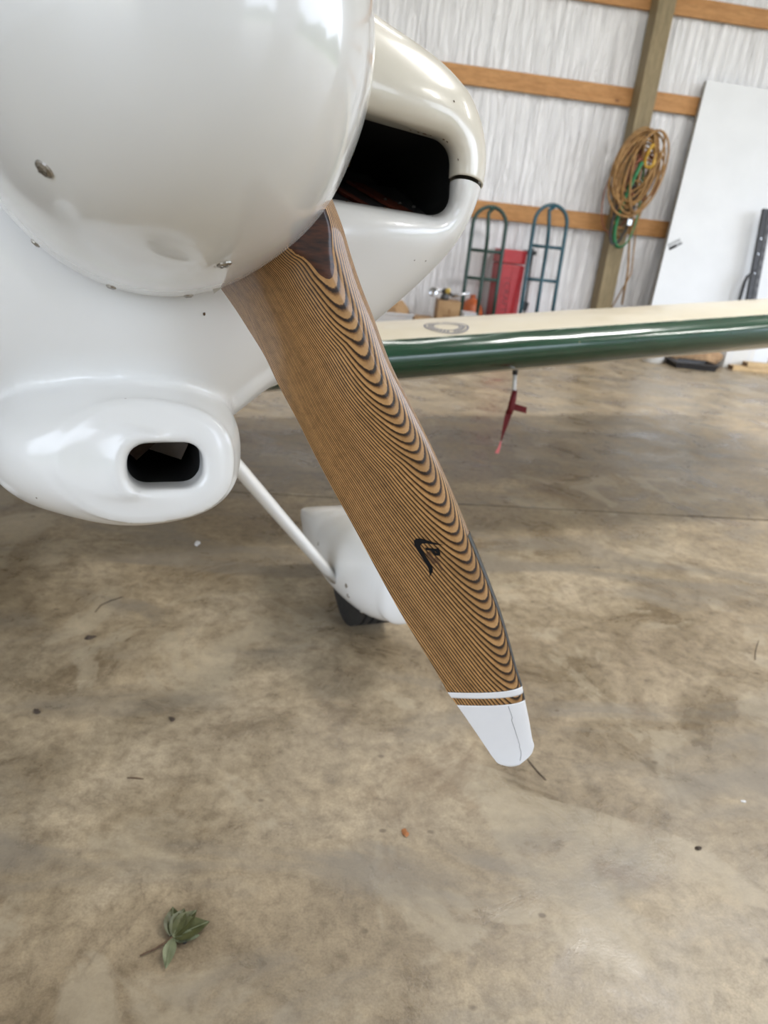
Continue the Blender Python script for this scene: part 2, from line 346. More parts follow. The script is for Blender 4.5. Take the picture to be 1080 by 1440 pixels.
# ------------------------------------------------------------------ the hangar shell
def struct(o): o['kind'] = 'structure'; return o
def hbox(mb, e0, e1, o0, o1, z0, z1):
    mb.box(((e0+e1)/2, -(o0+o1)/2, (z0+z1)/2), (e1-e0, abs(o1-o0), z1-z0)); return mb
EL, ER, ZC = -7.0, 5.2, 3.9
JN = 4.14        # saw-cut joint, distance from the back wall
def hang(name, mb, mat, parent=None): 
    o = mb.build(name, mat, parent)
    if parent is None: o.location = WP; o.rotation_euler = (0, 0, TH)
    return o
mb = MB(); hbox(mb, EL-.1, ER+.1, JN+0.007, DOOR_OFF+.1, -0.10, 0)
floor = struct(hang('floor', mb, 'concrete'))
mb = MB(); hbox(mb, EL-.1, ER+.1, -.1, JN-0.007, -0.10, 0); hang('concrete_slab', mb, 'concrete', floor)
mb = MB(); hbox(mb, EL-.1, ER+.1, JN-.010, JN+.010, -0.09, -0.004); hang('joint_filler', mb, 'joint', floor)
# back wall: wrinkled film
nx, nz = 260, 60
vs = []; fs = []
ph = [(RNG.uniform(3, 34), RNG.uniform(-1.2, 1.2), RNG.uniform(0, 6.28), RNG.uniform(0.4, 1.0)) for _ in range(26)]
for j in range(nz+1):
    for i in range(nx+1):
        e = EL+(ER-EL)*i/nx; z = ZC*j/nz
        d = sum(a*math.sin(k*e+q*z*2.2+p+0.6*math.sin(1.7*z+p)) for k, q, p, a in ph)*0.0030
        vs.append((e, max(-0.012, min(0.02, d)), z))
for j in range(nz):
    for i in range(nx): a = j*(nx+1)+i; fs.append((a, a+1, a+nx+2, a+nx+1))
mb = MB(); mb.add(vs, fs); wb = struct(hang('wall_back', mb, 'film'))
wb.data.polygons.foreach_set('use_smooth', [True]*len(wb.data.polygons))
mb = MB(); hbox(mb, EL-.12, EL, 0, DOOR_OFF, 0, ZC); struct(hang('wall_left', mb, 'film'))
mb = MB(); hbox(mb, ER, ER+.12, 0, S0, 0, ZC); hbox(mb, ER, ER+.12, S1, DOOR_OFF, 0, ZC); hbox(mb, ER, ER+.12, S0, S1, DH, ZC); struct(hang('wall_right', mb, 'film'))
mb = MB(); hbox(mb, EL-.12, L0, DOOR_OFF, DOOR_OFF+.12, 0, ZC); hbox(mb, L1, F0, DOOR_OFF, DOOR_OFF+.12, 0, ZC); hbox(mb, L0, L1, DOOR_OFF, DOOR_OFF+.12, LH, ZC); hbox(mb, F1, ER+.12, DOOR_OFF, DOOR_OFF+.12, 0, ZC); hbox(mb, F0, F1, DOOR_OFF, DOOR_OFF+.12, DH, ZC)
struct(hang('wall_front', mb, 'film'))
mb = MB(); hbox(mb, EL-.12, ER+.12, -.12, DOOR_OFF+.12, ZC, ZC+.1); struct(hang('ceiling', mb, 'ceil'))
mb = MB(); hbox(mb, -20, ER+6, DOOR_OFF+.1, DOOR_OFF+6, -.1, -.02); hbox(mb, ER+.1, ER+6, -4, DOOR_OFF+.1, -.1, -.02); hbox(mb, -20, EL-.1, -4, DOOR_OFF+.1, -.1, -.02); struct(hang('apron', mb, 'concrete'))
mb = MB(); hbox(mb, -40, 50, DOOR_OFF+6, DOOR_OFF+60, -.1, -.03); hbox(mb, ER+6, 50, -40, DOOR_OFF+6, -.1, -.03); struct(hang('lawn', mb, 'grass'))
vs = []; fs = []
def hedge(p0, p1, n, h):
    b = len(vs)
    for i in range(n+1):
        p = Vector(p0).lerp(Vector(p1), i/n); k = h*(0.8+0.25*math.sin(i*0.9)+0.15*math.sin(i*2.3+1)+0.1*math.sin(i*5.1))
        d = Vector((p1[1]-p0[1], p0[0]-p1[0], 0)).normalized()
        for (o_, z) in ((0, 0), (0.5, k*0.4), (1.2, k*0.8), (2.5, k), (4, k*0.7), (4.5, 0)): q = p+d*(o_+0.5*math.sin(i*1.7+z)); vs.append((q.x, q.y, z))
    for i in range(n):
        for k in range(5): a = b+i*6+k; fs.append((a, a+1, a+7, a+6))
hedge((-34, -DOOR_OFF-17, -.03), (34, -DOOR_OFF-17, -.03), 60, 2.6); hedge((ER+20, -DOOR_OFF-20, -.03), (ER+20, 20, -.03), 40, 3.6)
mb = MB(); mb.add(vs, fs); struct(hang('treeline', mb, simple('tree line', (0.025, 0.05, 0.015), (0.06, 0.10, 0.03), 1.2, 0.9)))
# wall framing
def rail(name, e0, e1, z0, z1, lab, o1=0.045):
    mb = MB(); mb.box(((e0+e1)/2, -(0.012+o1)/2, (z0+z1)/2), (e1-e0, o1-0.012, z1-z0), bev=0.003)
    o = hang(name, mb, 'girt'); tag(o, lab, 'rail'); return o
rail('wall_girt', EL, ER, 2.585, 2.712, 'topmost pine rail across the white film wall')
rail('wall_girt', EL, ER, 1.928, 2.060, 'middle pine rail on the film wall, level with the cowling top')
rail('wall_girt', EL, ER, 0.985, 1.118, 'lowest pine rail on the film wall, behind the hand trucks')
rail('skirt_board', EL, ER, 0.0, 0.12, 'pine skirt board along the foot of the film wall')
for pe, lab in ((0.232, 'square treated timber post with the cord coil hung on it'),):
    mb = MB(); mb.box((pe, -0.122, ZC/2), (0.138, 0.15, ZC), bev=0.004); tag(hang('timber_post', mb, 'post'), lab, 'post')

# ================================================================== the airplane
# local axes: x along the left wing, y aft along the propeller axis, z up; origin at the hub
YAW, PIT = math.radians(-22), math.radians(8)
AX = Vector((math.sin(YAW)*math.cos(PIT), math.cos(YAW)*math.cos(PIT), -math.sin(PIT)))
WX = Vector((math.cos(YAW), -math.sin(YAW), 0)); UX = WX.cross(AX)
HUB = Vector((-0.1785, 0.5333, 0.9244))
plane = bpy.data.objects.new('airplane', None); COL.objects.link(plane); plane.empty_display_size = 0.1
plane.matrix_world = Matrix(((WX.x, AX.x, UX.x, HUB.x), (WX.y, AX.y, UX.y, HUB.y), (WX.z, AX.z, UX.z, 0), (0, 0, 0, 1)))
tag(plane, 'small white and cream airplane with a laminated wooden propeller and green wing edge', 'airplane')
OFF = Vector((WX.z, AX.z, UX.z))*HUB.z
def part(name, mb_or_mesh, mat, parent=None, smooth=True):
    me = mb_or_mesh.mesh(name) if isinstance(mb_or_mesh, MB) else mb_or_mesh
    if parent is None: return link(name, me, mat, plane, smooth, OFF)
    return link(name, me, mat, parent, smooth)

# ---- propeller blades
ST = [(0.1077, -0.05, -0.0608, 0.041, 0.02, -0.1174), (0.1158, -0.0493, -0.0775, 0.0534, 0.0207, -0.1335), (0.1228, -0.0475, -0.0943, 0.0634, 0.0145, -0.1497), (0.1313, -0.0455, -0.1126, 0.0737, 0.0082, -0.167), (0.1437, -0.0429, -0.1358, 0.0841, 0.0043, -0.1887), (0.1585, -0.0397, -0.1654, 0.0987, 0.0001, -0.2155), (0.179, -0.0362, -0.1973, 0.1139, -0.0006, -0.2442), (0.2001, -0.0326, -0.2298, 0.13, -0.0005, -0.2729), (0.2242, -0.0284, -0.2695, 0.1502, 0.0001, -0.3074), (0.2476, -0.0241, -0.3109, 0.1705, 0.0013, -0.3429), (0.2761, -0.0188, -0.3629, 0.1965, 0.0034, -0.387), (0.2908, -0.0159, -0.3918, 0.2117, 0.0045, -0.4113), (0.3054, -0.0127, -0.4249, 0.2297, 0.0054, -0.4391), (0.3188, -0.0096, -0.4563, 0.2462, 0.0065, -0.4655), (0.3268, -0.008, -0.4731, 0.2544, 0.0075, -0.4796), (0.3299, -0.0072, -0.4813, 0.2594, 0.0077, -0.4865), (0.333, -0.0063, -0.4897, 0.2658, 0.0077, -0.4952), (0.344, -0.003, -0.5198, 0.2886, 0.0079, -0.5274), (0.3506, -0.002, -0.541, 0.3044, 0.0069, -0.5505), (0.3537, -0.002, -0.5515, 0.3125, 0.0059, -0.562), (0.3495, -0.0015, -0.562, 0.3203, 0.0046, -0.5697), (0.3415, -0.0005, -0.5685, 0.3305, 0.0024, -0.573)]
ST = np.array(ST)
# run the root straight into the hub
d0 = ST[0]-ST[1]
inner = [ST[0]+d0*k*np.array([1, 0, 1, 1, 0, 1]) for k in (3.2, 1.6)]
SA = np.vstack(inner+[ST])
arc = np.concatenate([[0], np.cumsum([np.linalg.norm((SA[i+1]-SA[i]).reshape(2, 3).mean(0)) for i in range(len(SA)-1)])])
def cubic(xq, x, y):
    # Catmull-Rom / Hermite through the stations
    m = np.gradient(y, x, axis=0)
    i = np.clip(np.searchsorted(x, xq, 'right')-1, 0, len(x)-2); h = (x[i+1]-x[i]); t = (xq-x[i])/h
    h00 = 2*t**3-3*t**2+1; h10 = t**3-2*t**2+t; h01 = -2*t**3+3*t**2; h11 = t**3-t**2
    return (h00[:, None]*y[i]+(h10*h)[:, None]*m[i]+h01[:, None]*y[i+1]+(h11*h)[:, None]*m[i+1])
S_STRIPE0, S_STRIPE1, S_TIP = arc[16], arc[17], arc[18]
NF = 52
def foil(x): return np.maximum(0, (0.2969*np.sqrt(x)-0.126*x-0.3516*x**2+0.2843*x**3-0.1036*x**4))/0.1
def blade_rows(sq):
    ck = cubic(np.asarray(sq), arc, SA)
    le, te = ck[:, :3], ck[:, 3:]
    mid = (le+te)/2; rad = np.hypot(mid[:, 0], mid[:, 2])
    th = np.interp(rad, [0.05, 0.12, 0.16, 0.2, 0.3, 0.4, 0.5, 0.6, 0.65], [0.05, 0.044, 0.036, 0.029, 0.0195, 0.0145, 0.0112, 0.008, 0.003])
    ch = te-le; cl = np.linalg.norm(ch, axis=1, keepdims=True); chn = ch/cl
    span = np.gradient(mid, axis=0); span -= (span*chn).sum(1, keepdims=True)*chn; span /= np.linalg.norm(span, axis=1, keepdims=True)
    nr = np.cross(span, chn); nr *= np.where(nr[:, 1:2] > 0, -1, 1)      # towards the front
    xs = (1-np.cos(np.linspace(0, math.pi, NF)))/2; xs = xs**1.15
    fr = le[:, None]+ch[:, None]*xs[None, :, None]+nr[:, None]*(th[:, None]*0.80*foil(xs)[None])[..., None]
    bk = le[:, None]+ch[:, None]*xs[None, :, None]-nr[:, None]*(th[:, None]*0.22*foil(xs)[None])[..., None]
    fr[..., 1] = np.maximum(fr[..., 1], A_MIN)
    return np.concatenate([fr, bk[:, ::-1][:, 1:-1]], axis=1), nr
def blade_piece(s0, s1, n, cap=False):
    rows, _ = blade_rows(np.linspace(s0, s1, n)); mb = MB(); mb.loft([list(map(tuple, r)) for r in rows], cap)
    return mb
b1 = part('propeller_blade', blade_piece(0, S_STRIPE0, 190, True), 'blade')
me_b = b1.data
BL_BVH = BVHTree.FromPolygons([v.co.copy() for v in me_b.vertices], [tuple(p.vertices) for p in me_b.polygons])
blade_kids = [part('white_stripe', blade_piece(S_STRIPE0, S_STRIPE1, 6, True), 'tip', b1)]
blade_kids.append(part('wood_band', blade_piece(S_STRIPE1, S_TIP, 6, True), 'blade', b1))
blade_kids.append(part('white_tip', blade_piece(S_TIP, arc[-1], 40, True), 'tip', b1))
def chord_line(s0, s1, f0, f1, n):
    rows, nr = blade_rows(np.linspace(s0, s1, n)); return [tuple(r[int(round(f0+(f1-f0)*i/(n-1)))]+nn*0.0001) for i, (r, nn) in enumerate(zip(rows, nr))]
mb = MB(); mb.tube(chord_line(S_TIP+0.002, arc[-2], 20, 22, 24), 0.00022, 4); blade_kids.append(part('seam_line', mb, 'printgrey', b1))
# black guard along the outer leading edge
def guard(s0, s1, n, k=7, off=0.0006):
    rows, nr = blade_rows(np.linspace(s0, s1, n)); mb = MB(); m = rows.shape[1]
    ids = [i % m for i in range(-k, k+1)]
    rings = []
    for r, nn in zip(rows, nr):
        c = r.mean(0); pts = []
        for q, i in enumerate(ids):
            s = 1 if q > k else -1
            out = (r[0]-c); out /= np.linalg.norm(out)
            w = abs(q-k)/k
            pts.append(tuple(r[i]+out*off*(1-w)+nn*off*s*w))
        rings.append(pts)
    vs = [v for r in rings for v in r]; nk = len(ids); fs = []
    for i in range(len(rings)-1):
        for q in range(nk-1): fs.append((i*nk+q, i*nk+q+1, (i+1)*nk+q+1, (i+1)*nk+q))
    mb.add(vs, fs); return mb
s_guard = float(np.interp(0.385, np.hypot(SA[:, [0, 3]].mean(1), SA[:, [2, 5]].mean(1)), arc))
blade_kids.append(part('edge_guard', guard(s_guard, S_STRIPE0, 60), 'edge', b1))
blade_kids.append(part('edge_guard', guard(S_STRIPE1, S_TIP, 4), 'edge', b1))
# printed mark on the blade face
SW = [(0.21972, -0.31672), (0.21418, -0.31551), (0.20883, -0.31378), (0.20352, -0.31207), (0.20014, -0.31118), (0.19686, -0.31153), (0.19549, -0.31305), (0.19542, -0.31482), (0.19696, -0.31881), (0.19983, -0.32327), (0.20309, -0.32778), (0.20638, -0.33232), (0.20928, -0.33651), (0.21183, -0.3407), (0.21299, -0.34371), (0.21379, -0.34707), (0.21428, -0.34969), (0.21474, -0.34714), (0.21551, -0.34463), (0.21568, -0.3417), (0.21433, -0.33868), (0.21177, -0.3345), (0.20886, -0.33032), (0.20596, -0.32616), (0.20306, -0.32167), (0.20119, -0.3187), (0.20126, -0.31693), (0.20249, -0.316), (0.206, -0.31577), (0.21051, -0.31638), (0.21503, -0.31681)]
PP = [(0.20513, -0.31947), (0.2059, -0.31987), (0.21456, -0.32074), (0.21521, -0.31934), (0.21618, -0.31975), (0.21708, -0.32179), (0.2184, -0.3244), (0.2187, -0.32587), (0.21822, -0.32711), (0.21654, -0.32736), (0.21464, -0.32706), (0.21305, -0.32588), (0.21139, -0.32361), (0.21056, -0.32248), (0.2072, -0.32246), (0.20604, -0.32185)]
PH = [(0.21341, -0.32301), (0.21473, -0.32309), (0.21594, -0.32425), (0.21599, -0.32498), (0.21484, -0.32473), (0.21404, -0.32395)]
from mathutils.geometry import tessellate_polygon
def on_surface(bvh, polys, direction, fixed, axis_from, lift):
    # triangulate (outline + holes), refine, drop onto the surface along `direction`
    loops = [[Vector((p[0], p[1], 0)) for p in lp] for lp in polys]
    tri = tessellate_polygon(loops); flat = [v for l in loops for v in l]
    bm = bmesh.new(); bv = [bm.verts.new(v) for v in flat]
    for t in tri:
        try: bm.faces.new([bv[i] for i in t])
        except ValueError: pass
    long = [e for e in bm.edges if e.calc_length() > fixed]
    for _ in range(5):
        long = [e for e in bm.edges if e.calc_length() > fixed]
        if not long: break
        bmesh.ops.subdivide_edges(bm, edges=long, cuts=1); bmesh.ops.triangulate(bm, faces=bm.faces)
    for v in bm.verts:
        o = axis_from(v.co.x, v.co.y); h = bvh.ray_cast(o, direction)
        if h[0] is not None: v.co = h[0]-direction*lift
        else: v.co = o
    return bm
dY = Vector((0, 1, 0))
bm = on_surface(BL_BVH, [SW], dY, 0.002, lambda x, z: Vector((x, -0.2, z)), 0.0010)
bm2 = on_surface(BL_BVH, [PP, PH], dY, 0.002, lambda x, z: Vector((x, -0.2, z)), 0.0010)
me = bpy.data.meshes.new('printed_mark'); bm.to_mesh(me); blade_kids.append(part('printed_swoosh', me, 'print', b1))
me = bpy.data.meshes.new('printed_mark'); bm2.to_mesh(me); blade_kids.append(part('printed_letter', me, 'print', b1))
# the faint small line printed after the letter
mbx = bmesh.new()
for (x0, z0, x1, z1, n, h) in ((0.2084, -0.3243, 0.2162, -0.3358, 9, 0.0017), (0.2155, -0.3293, 0.2235, -0.3422, 11, 0.0010)):
    dx, dz = (x1-x0)/n, (z1-z0)/n; L = math.hypot(dx, dz); px, pz = -dz/L*h, dx/L*h
    for k in range(n):
        a = (x0+dx*k, z0+dz*k); b = (x0+dx*(k+0.62), z0+dz*(k+0.62))
        q = [(a[0]-px, a[1]-pz), (b[0]-px, b[1]-pz), (b[0]+px, b[1]+pz), (a[0]+px, a[1]+pz)]
        t = on_surface(BL_BVH, [q], dY, 0.002, lambda x, z: Vector((x, -0.2, z)), 0.0008)
        tm = bpy.data.meshes.new('t'); t.to_mesh(tm); mbx.from_mesh(tm); t.free(); bpy.data.meshes.remove(tm)
me = bpy.data.meshes.new('small_print'); mbx.to_mesh(me); M['faint'] = simple('faint brown print', (0.05, 0.022, 0.012), (0.075, 0.034, 0.018), 60, 0.5)
blade_kids.append(part('small_print', me, 'faint', b1))
# the other blade, half a turn round
b2 = b1.copy(); COL.objects.link(b2); b2.rotation_euler = (0, math.pi, 0)
for k in blade_kids:
    c = k.copy(); COL.objects.link(c); c.parent = b2

# ---- spinner
RS, AR, LS, PN = 0.1275, 0.058, 0.29, 2.4
def dome_r(a): 
    t = np.clip((AR-a)/LS, 0, 1); return RS*(1-t**PN)**(1/PN)
DENTS = (((-0.05, -0.136, -0.091), 0.030, 0.0012), ((-0.006, -0.132, -0.105), 0.026, -0.0016), ((0.012, -0.11, -0.112), 0.024, 0.0018), ((-0.03, -0.10, -0.112), 0.03, -0.001), ((0.06, -0.10, -0.09), 0.03, 0.001), ((0.095, -0.09, -0.05), 0.035, -0.0014), ((0.105, -0.05, -0.05), 0.03, 0.0012))   # hand-laid fibreglass: shallow dents and low bulges
seg, rowsn = 400, 190
le, te = SA[2][:3], SA[2][3:]; mid_ = (le+te)/2
dr_ = np.array([mid_[0], mid_[2]]); dr_ /= np.linalg.norm(dr_); tg_ = np.array([-dr_[1], dr_[0]])
sec, _ = blade_rows([arc[2], arc[2]+0.004]); sec = sec[0][:NF]
slot = [((p[[0, 2]]-mid_[[0, 2]])@tg_, p[1]) for p in sec]
c2 = np.mean(slot, axis=0)
slot = [(q[0]+0.0015*np.sign(q[0]-c2[0]), q[1]-0.0014) for q in slot]
slot[-1] = (slot[-1][0]+0.004*np.sign(slot[-1][0]-c2[0]), slot[-1][1]-0.001)
if slot[0][0] > slot[-1][0]: slot = slot[::-1]
SLX = np.array([q[0] for q in slot]); SLA = np.array([q[1] for q in slot])     # cut-out runs aft of this line
aa = np.concatenate([np.linspace(AR, AR-0.004, 5), AR-0.004-(LS-0.004)*np.sin(np.linspace(0, math.pi/2, rowsn-4))[1:]])
aa[-1] = AR-LS*0.99995
TH_ = np.linspace(0, 2*math.pi, seg, endpoint=False)
AA, TT = np.meshgrid(aa, TH_, indexing='ij'); RRs = dome_r(AA)
PX, PZ = RRs*np.cos(TT), RRs*np.sin(TT)
rad_ = PX*dr_[0]+PZ*dr_[1]; tan_ = PX*tg_[0]+PZ*tg_[1]
sgn = np.sign(rad_); tq = tan_*sgn                                             # both cut-outs, half a turn apart
line = np.interp(tq, SLX, SLA, left=9, right=9)
inside = (np.abs(rad_) > 0.03) & (tq > SLX[0]) & (tq < SLX[-1]) & (AA > line)
idx = np.arange(AA.size).reshape(AA.shape); nxt = np.roll(idx, -1, axis=1); ins_n = np.roll(inside, -1, axis=1)
quads = np.stack([idx[:-1], nxt[:-1], nxt[1:], idx[1:]], -1).reshape(-1, 4)
cnt = (inside[:-1].astype(int)+ins_n[:-1]+ins_n[1:]+inside[1:]).reshape(-1)
keep = cnt < 4
# pull the inside corners of kept faces onto the cut line
mv = np.zeros(AA.size, bool); mv[quads[keep & (cnt > 0)].ravel()] = True; mv &= inside.ravel()
A2, T2 = AA.ravel().copy(), TT.ravel().copy()
for k in np.flatnonzero(mv):
    t0, s0 = tq.ravel()[k], sgn.ravel()[k]
    cand = [(abs(A2[k]-line.ravel()[k]), t0, line.ravel()[k]), (abs(t0-SLX[0]), SLX[0], A2[k]), (abs(t0-SLX[-1]), SLX[-1], A2[k])]
    _, tn, an = min(cand); an = min(an, AR); r = float(dome_r(an)); rr_ = math.sqrt(max(1e-9, r*r-tn*tn))
    v = s0*(dr_*rr_+tg_*tn); A2[k] = an; T2[k] = math.atan2(v[1], v[0])
r2 = dome_r(A2); Vs = np.stack([r2*np.cos(T2), A2, r2*np.sin(T2)], 1)
Nn = Vs*np.array([1, 0.3, 1]); Nn /= np.maximum(np.linalg.norm(Nn, axis=1, keepdims=True), 1e-6)
dd_ = np.zeros(len(Vs))
for (c, r, a) in DENTS: dd_ += 0.7*a*np.exp(-(np.linalg.norm(Vs-np.array(c), axis=1)/r)**2)
Vs = Vs+Nn*dd_[:, None]
mb = MB(); mb.v = [tuple(v) for v in Vs]; mb.f = [tuple(int(i) for i in q) for q in quads[keep]]
me = mb.mesh('spinner')
bm = bmesh.new(); bm.from_mesh(me); bmesh.ops.delete(bm, geom=[v for v in bm.verts if not v.link_faces], context='VERTS')
if sum(f.normal.dot(Vector((f.calc_center_median().x, 0, f.calc_center_median().z))) for f in list(bm.faces)[:400]) < 0: bmesh.ops.reverse_faces(bm, faces=bm.faces)
bm.to_mesh(me); bm.free()
spinner = part('spinner', me, 'spinner')
bm = bmesh.new(); bm.from_mesh(spinner.data); bm.normal_update()
ov = list(bm.verts); of = list(bm.faces); be = [e for e in bm.edges if len(e.link_faces) == 1]
iv = {v: bm.verts.new(v.co-v.normal*0.0025) for v in ov}
for f in of: bm.faces.new([iv[v] for v in reversed(f.verts)]).smooth = True
for e in be:
    a, b = e.verts; q = [bm.verts.new(p) for p in (a.co, b.co, iv[b].co, iv[a].co)]; bm.faces.new(q).smooth = False
bm.to_mesh(spinner.data); bm.free()
SP_BVH = BVHTree.FromPolygons([v.co.copy() for v in spinner.data.vertices], [tuple(p.vertices) for p in spinner.data.polygons])
mb = MB(); mb.lathe([(0.0, AR-.004), (0.118, AR-.004), (0.121, AR-0.001), (0.121, AR+.002), (0.0, AR+.002)], 64, Matrix.Rotation(-math.pi/2, 4, 'X'))
part('backplate', mb, 'baffle', smooth=False)
def screw_mesh():
    mb = MB(); mb.lathe([(0, 0.0011), (0.0022, 0.0010), (0.0035, 0.0004), (0.0039, -0.0006)], 16); mb.box((0, 0, 0.0011), (0.0046, 0.0008, 0.0004)); mb.box((0, 0, 0.0011), (0.0008, 0.0046, 0.0004))
    return mb.mesh('screw')
SCM = screw_mesh(); SCM.materials.append(M['screw'])
def screw(bvh, pos, parent, name='screw', scale=1.0):
    h = bvh.find_nearest(Vector(pos)); 
    o = bpy.data.objects.new(name, SCM); COL.objects.link(o); o.parent = parent
    n = h[1]
    if n.dot(Vector((pos[0], -0.05, pos[2]))) < 0: n = -n
    o.location = h[0]+n*0.0004; o.rotation_euler = n.to_track_quat('Z', 'X').to_euler(); o.scale = (scale,)*3
for p in ((-0.061, -0.151, -0.078), (0.028, -0.103, -0.110), (0.061, -0.151, 0.078), (-0.028, -0.103, 0.110)): screw(SP_BVH, p, spinner, scale=1.25)
for k in range(14):
    th = math.radians(229+25.4*k)
    dd = (math.degrees(th) % 180)
    if 295 < math.degrees(th) % 360 < 335 or 115 < math.degrees(th) % 360 < 155: continue
    screw(SP_BVH, (RS*math.cos(th), 0.046, RS*math.sin(th)), spinner)

# ---- cowling, by surface nets over a signed field
def surface_nets(F, org, h):
    nx, ny, nz = F.shape; ins = F < 0
    cell = np.zeros((nx-1, ny-1, nz-1)); P = np.zeros((nx-1, ny-1, nz-1, 3))
    corner = [(i, j, k) for i in (0, 1) for j in (0, 1) for k in (0, 1)]
    def sl(c): return F[c[0]:nx-1+c[0], c[1]:ny-1+c[1], c[2]:nz-1+c[2]]
    for a in corner:
        for ax in range(3):
            if a[ax] == 0:
                b = list(a); b[ax] = 1; b = tuple(b)
                fa, fb = sl(a), sl(b); cr = (fa < 0) != (fb < 0)
                t = np.where(cr, fa/np.where(cr, fa-fb, 1), 0)
                for q in range(3):
                    P[..., q] += np.where(cr, a[q]+(t if q == ax else 0), 0)
                cell += cr
    idx = -np.ones(cell.shape, int); act = cell > 0; idx[act] = np.arange(act.sum())
    base = np.argwhere(act); V = (P[act]/cell[act][:, None]+base)
    faces = []
    for ax in range(3):
        s0 = [slice(1, -1)]*3; s0[ax] = slice(0, -1); s1 = [slice(1, -1)]*3; s1[ax] = slice(1, None)
        A, B = ins[tuple(s0)], ins[tuple(s1)]; cr = np.argwhere(A != B); flip = A[A != B]
        o1, o2 = [(1, 2), (2, 0), (0, 1)][ax]
        g = cr.copy(); 
        for q in (o1, o2): g[:, q] += 1
        def cid(d1, d2):
            c = g.copy(); c[:, o1] -= d1; c[:, o2] -= d2; return idx[c[:, 0], c[:, 1], c[:, 2]]
        q = np.stack([cid(0, 0), cid(1, 0), cid(1, 1), cid(0, 1)], 1)
        q[~flip] = q[~flip][:, ::-1]; faces.append(q)
    Fq = np.concatenate(faces); Fq = Fq[(Fq >= 0).all(1)]
    # slide the vertices onto the zero level
    G = np.stack(np.gradient(F), -1)
    def tri(A, p):
        i = np.clip(np.floor(p).astype(int), 0, np.array(A.shape[:3])-2); f = p-i; out = 0
        for c in corner:
            w = np.prod(np.where(np.array(c) == 1, f, 1-f), axis=1); v = A[i[:, 0]+c[0], i[:, 1]+c[1], i[:, 2]+c[2]]
            out = out+(w[:, None]*v if v.ndim > 1 else w*v)
        return out
    for _ in range(3):
        d = tri(F, V); g = tri(G, V); step = (d/np.maximum((g*g).sum(1), 1e-9))[:, None]*g
        V = V-np.clip(step, -0.5, 0.5)*0.8
    return V*h+np.array(org), Fq
def smin(a, b, k): hh = np.clip(0.5+0.5*(b-a)/k, 0, 1); return b*(1-hh)+a*hh-k*hh*(1-hh)
def smax(a, b, k): return -smin(-a, -b, k)
H_ = 0.004
org = np.array([-0.392, 0.040, -0.372])
gx = np.arange(org[0], 0.392, H_); gy = np.arange(org[1], 0.60, H_); gz = np.arange(org[2], 0.272, H_)
X, Y, Z = np.meshgrid(gx, gy, gz, indexing='ij')
# full section as radius over angle (right half), from measured outline points
secp = [(0.0, 0.205), (0.12, 0.178), (0.221, 0.130), (0.283, 0.110), (0.323, 0.076), (0.340, 0.022), (0.328, -0.025), (0.292, -0.079), (0.246, -0.126), (0.127, -0.214), (0.087, -0.250), (0.04, -0.283), (0.0, -0.295)]
ang = np.array([math.atan2(p[1], p[0]) for p in secp]); rad = np.array([math.hypot(*p) for p in secp])
o_ = np.argsort(ang); ang, rad = ang[o_], rad[o_]
aq = np.linspace(-math.pi/2, math.pi/2, 721); rq = np.interp(aq, ang, rad)
ker = np.ones(41)/41; rq = np.convolve(np.pad(rq, 40, mode='reflect'), np.convolve(ker, ker), 'valid')
THT = np.arctan2(Z, np.abs(X)); RHO = np.hypot(X, Z)
RF = np.interp(THT, aq, rq)
RF = RF*np.where(X < 0, 1+0.17*np.exp(-((THT-math.radians(-58))/0.30)**2)*np.clip(-X/0.05, 0, 1), 1)
# distance over which the nose swells to the full section: short at the cheeks, long at keel and top
LT = np.interp(THT, np.radians([-90, -60, -35, -10, 15, 40, 90]), [0.25, 0.235, 0.185, 0.125, 0.120, 0.16, 0.24])
A0, R0_ = 0.070, 0.124
tt = np.clip((Y-A0)/LT, 0, 1)
g_ = (1-(1-tt)**1.9)**(1/1.9)
RR = R0_+(RF-R0_)*g_ + 0.03*np.clip(Y-A0-LT, 0, 1)
body = RHO-RR
gr = np.stack(np.gradient(body, H_), 0); body = body/np.sqrt((gr**2).sum(0)+1e-6)
body = smax(body, A0-Y, 0.006)
def rbox2(px, pz, cx, cz, hx, hz, r):
    qx = np.abs(px-cx)-hx+r; qz = np.abs(pz-cz)-hz+r
    return np.hypot(np.maximum(qx, 0), np.maximum(qz, 0))+np.minimum(np.maximum(qx, qz), 0)-r
# cooling inlets: outline leans outwards and aft
lean_ = np.clip(Y-0.13, -0.08, 0.03)
cutX = np.abs(X)-0.30*lean_
cutZ = Z-0.20*lean_+0.075*(np.abs(X)-0.2)
cut = rbox2(cutX, cutZ, 0.200, 0.0045, 0.079, 0.0372-0.03*(np.abs(X)-0.2), 0.021)
cut = np.maximum(cut, Y-0.36)
body = smax(body, -cut, 0.030)
# chin scoop, set to one side, with its own small inlet
sx_c, sz_c = -0.043, -0.258
fx = np.clip((Y-0.062)/0.13, 0, 1); grow = (1-(1-fx)**2.2)**(1/2.2)
hx_ = 0.035+0.071*grow; hz_ = 0.020+0.049*grow
nn_ = 2.15
qq = (np.abs((X-sx_c)/hx_)**nn_+np.abs((Z-sz_c+0.0*(Y-0.06))/hz_)**nn_)**(1/nn_)
scoop = (qq-1)*np.minimum(hx_, hz_)
gr = np.stack(np.gradient(scoop, H_), 0); scoop = scoop/np.sqrt((gr**2).sum(0)+1e-6)
scoop = np.maximum(scoop, 0.062-Y)
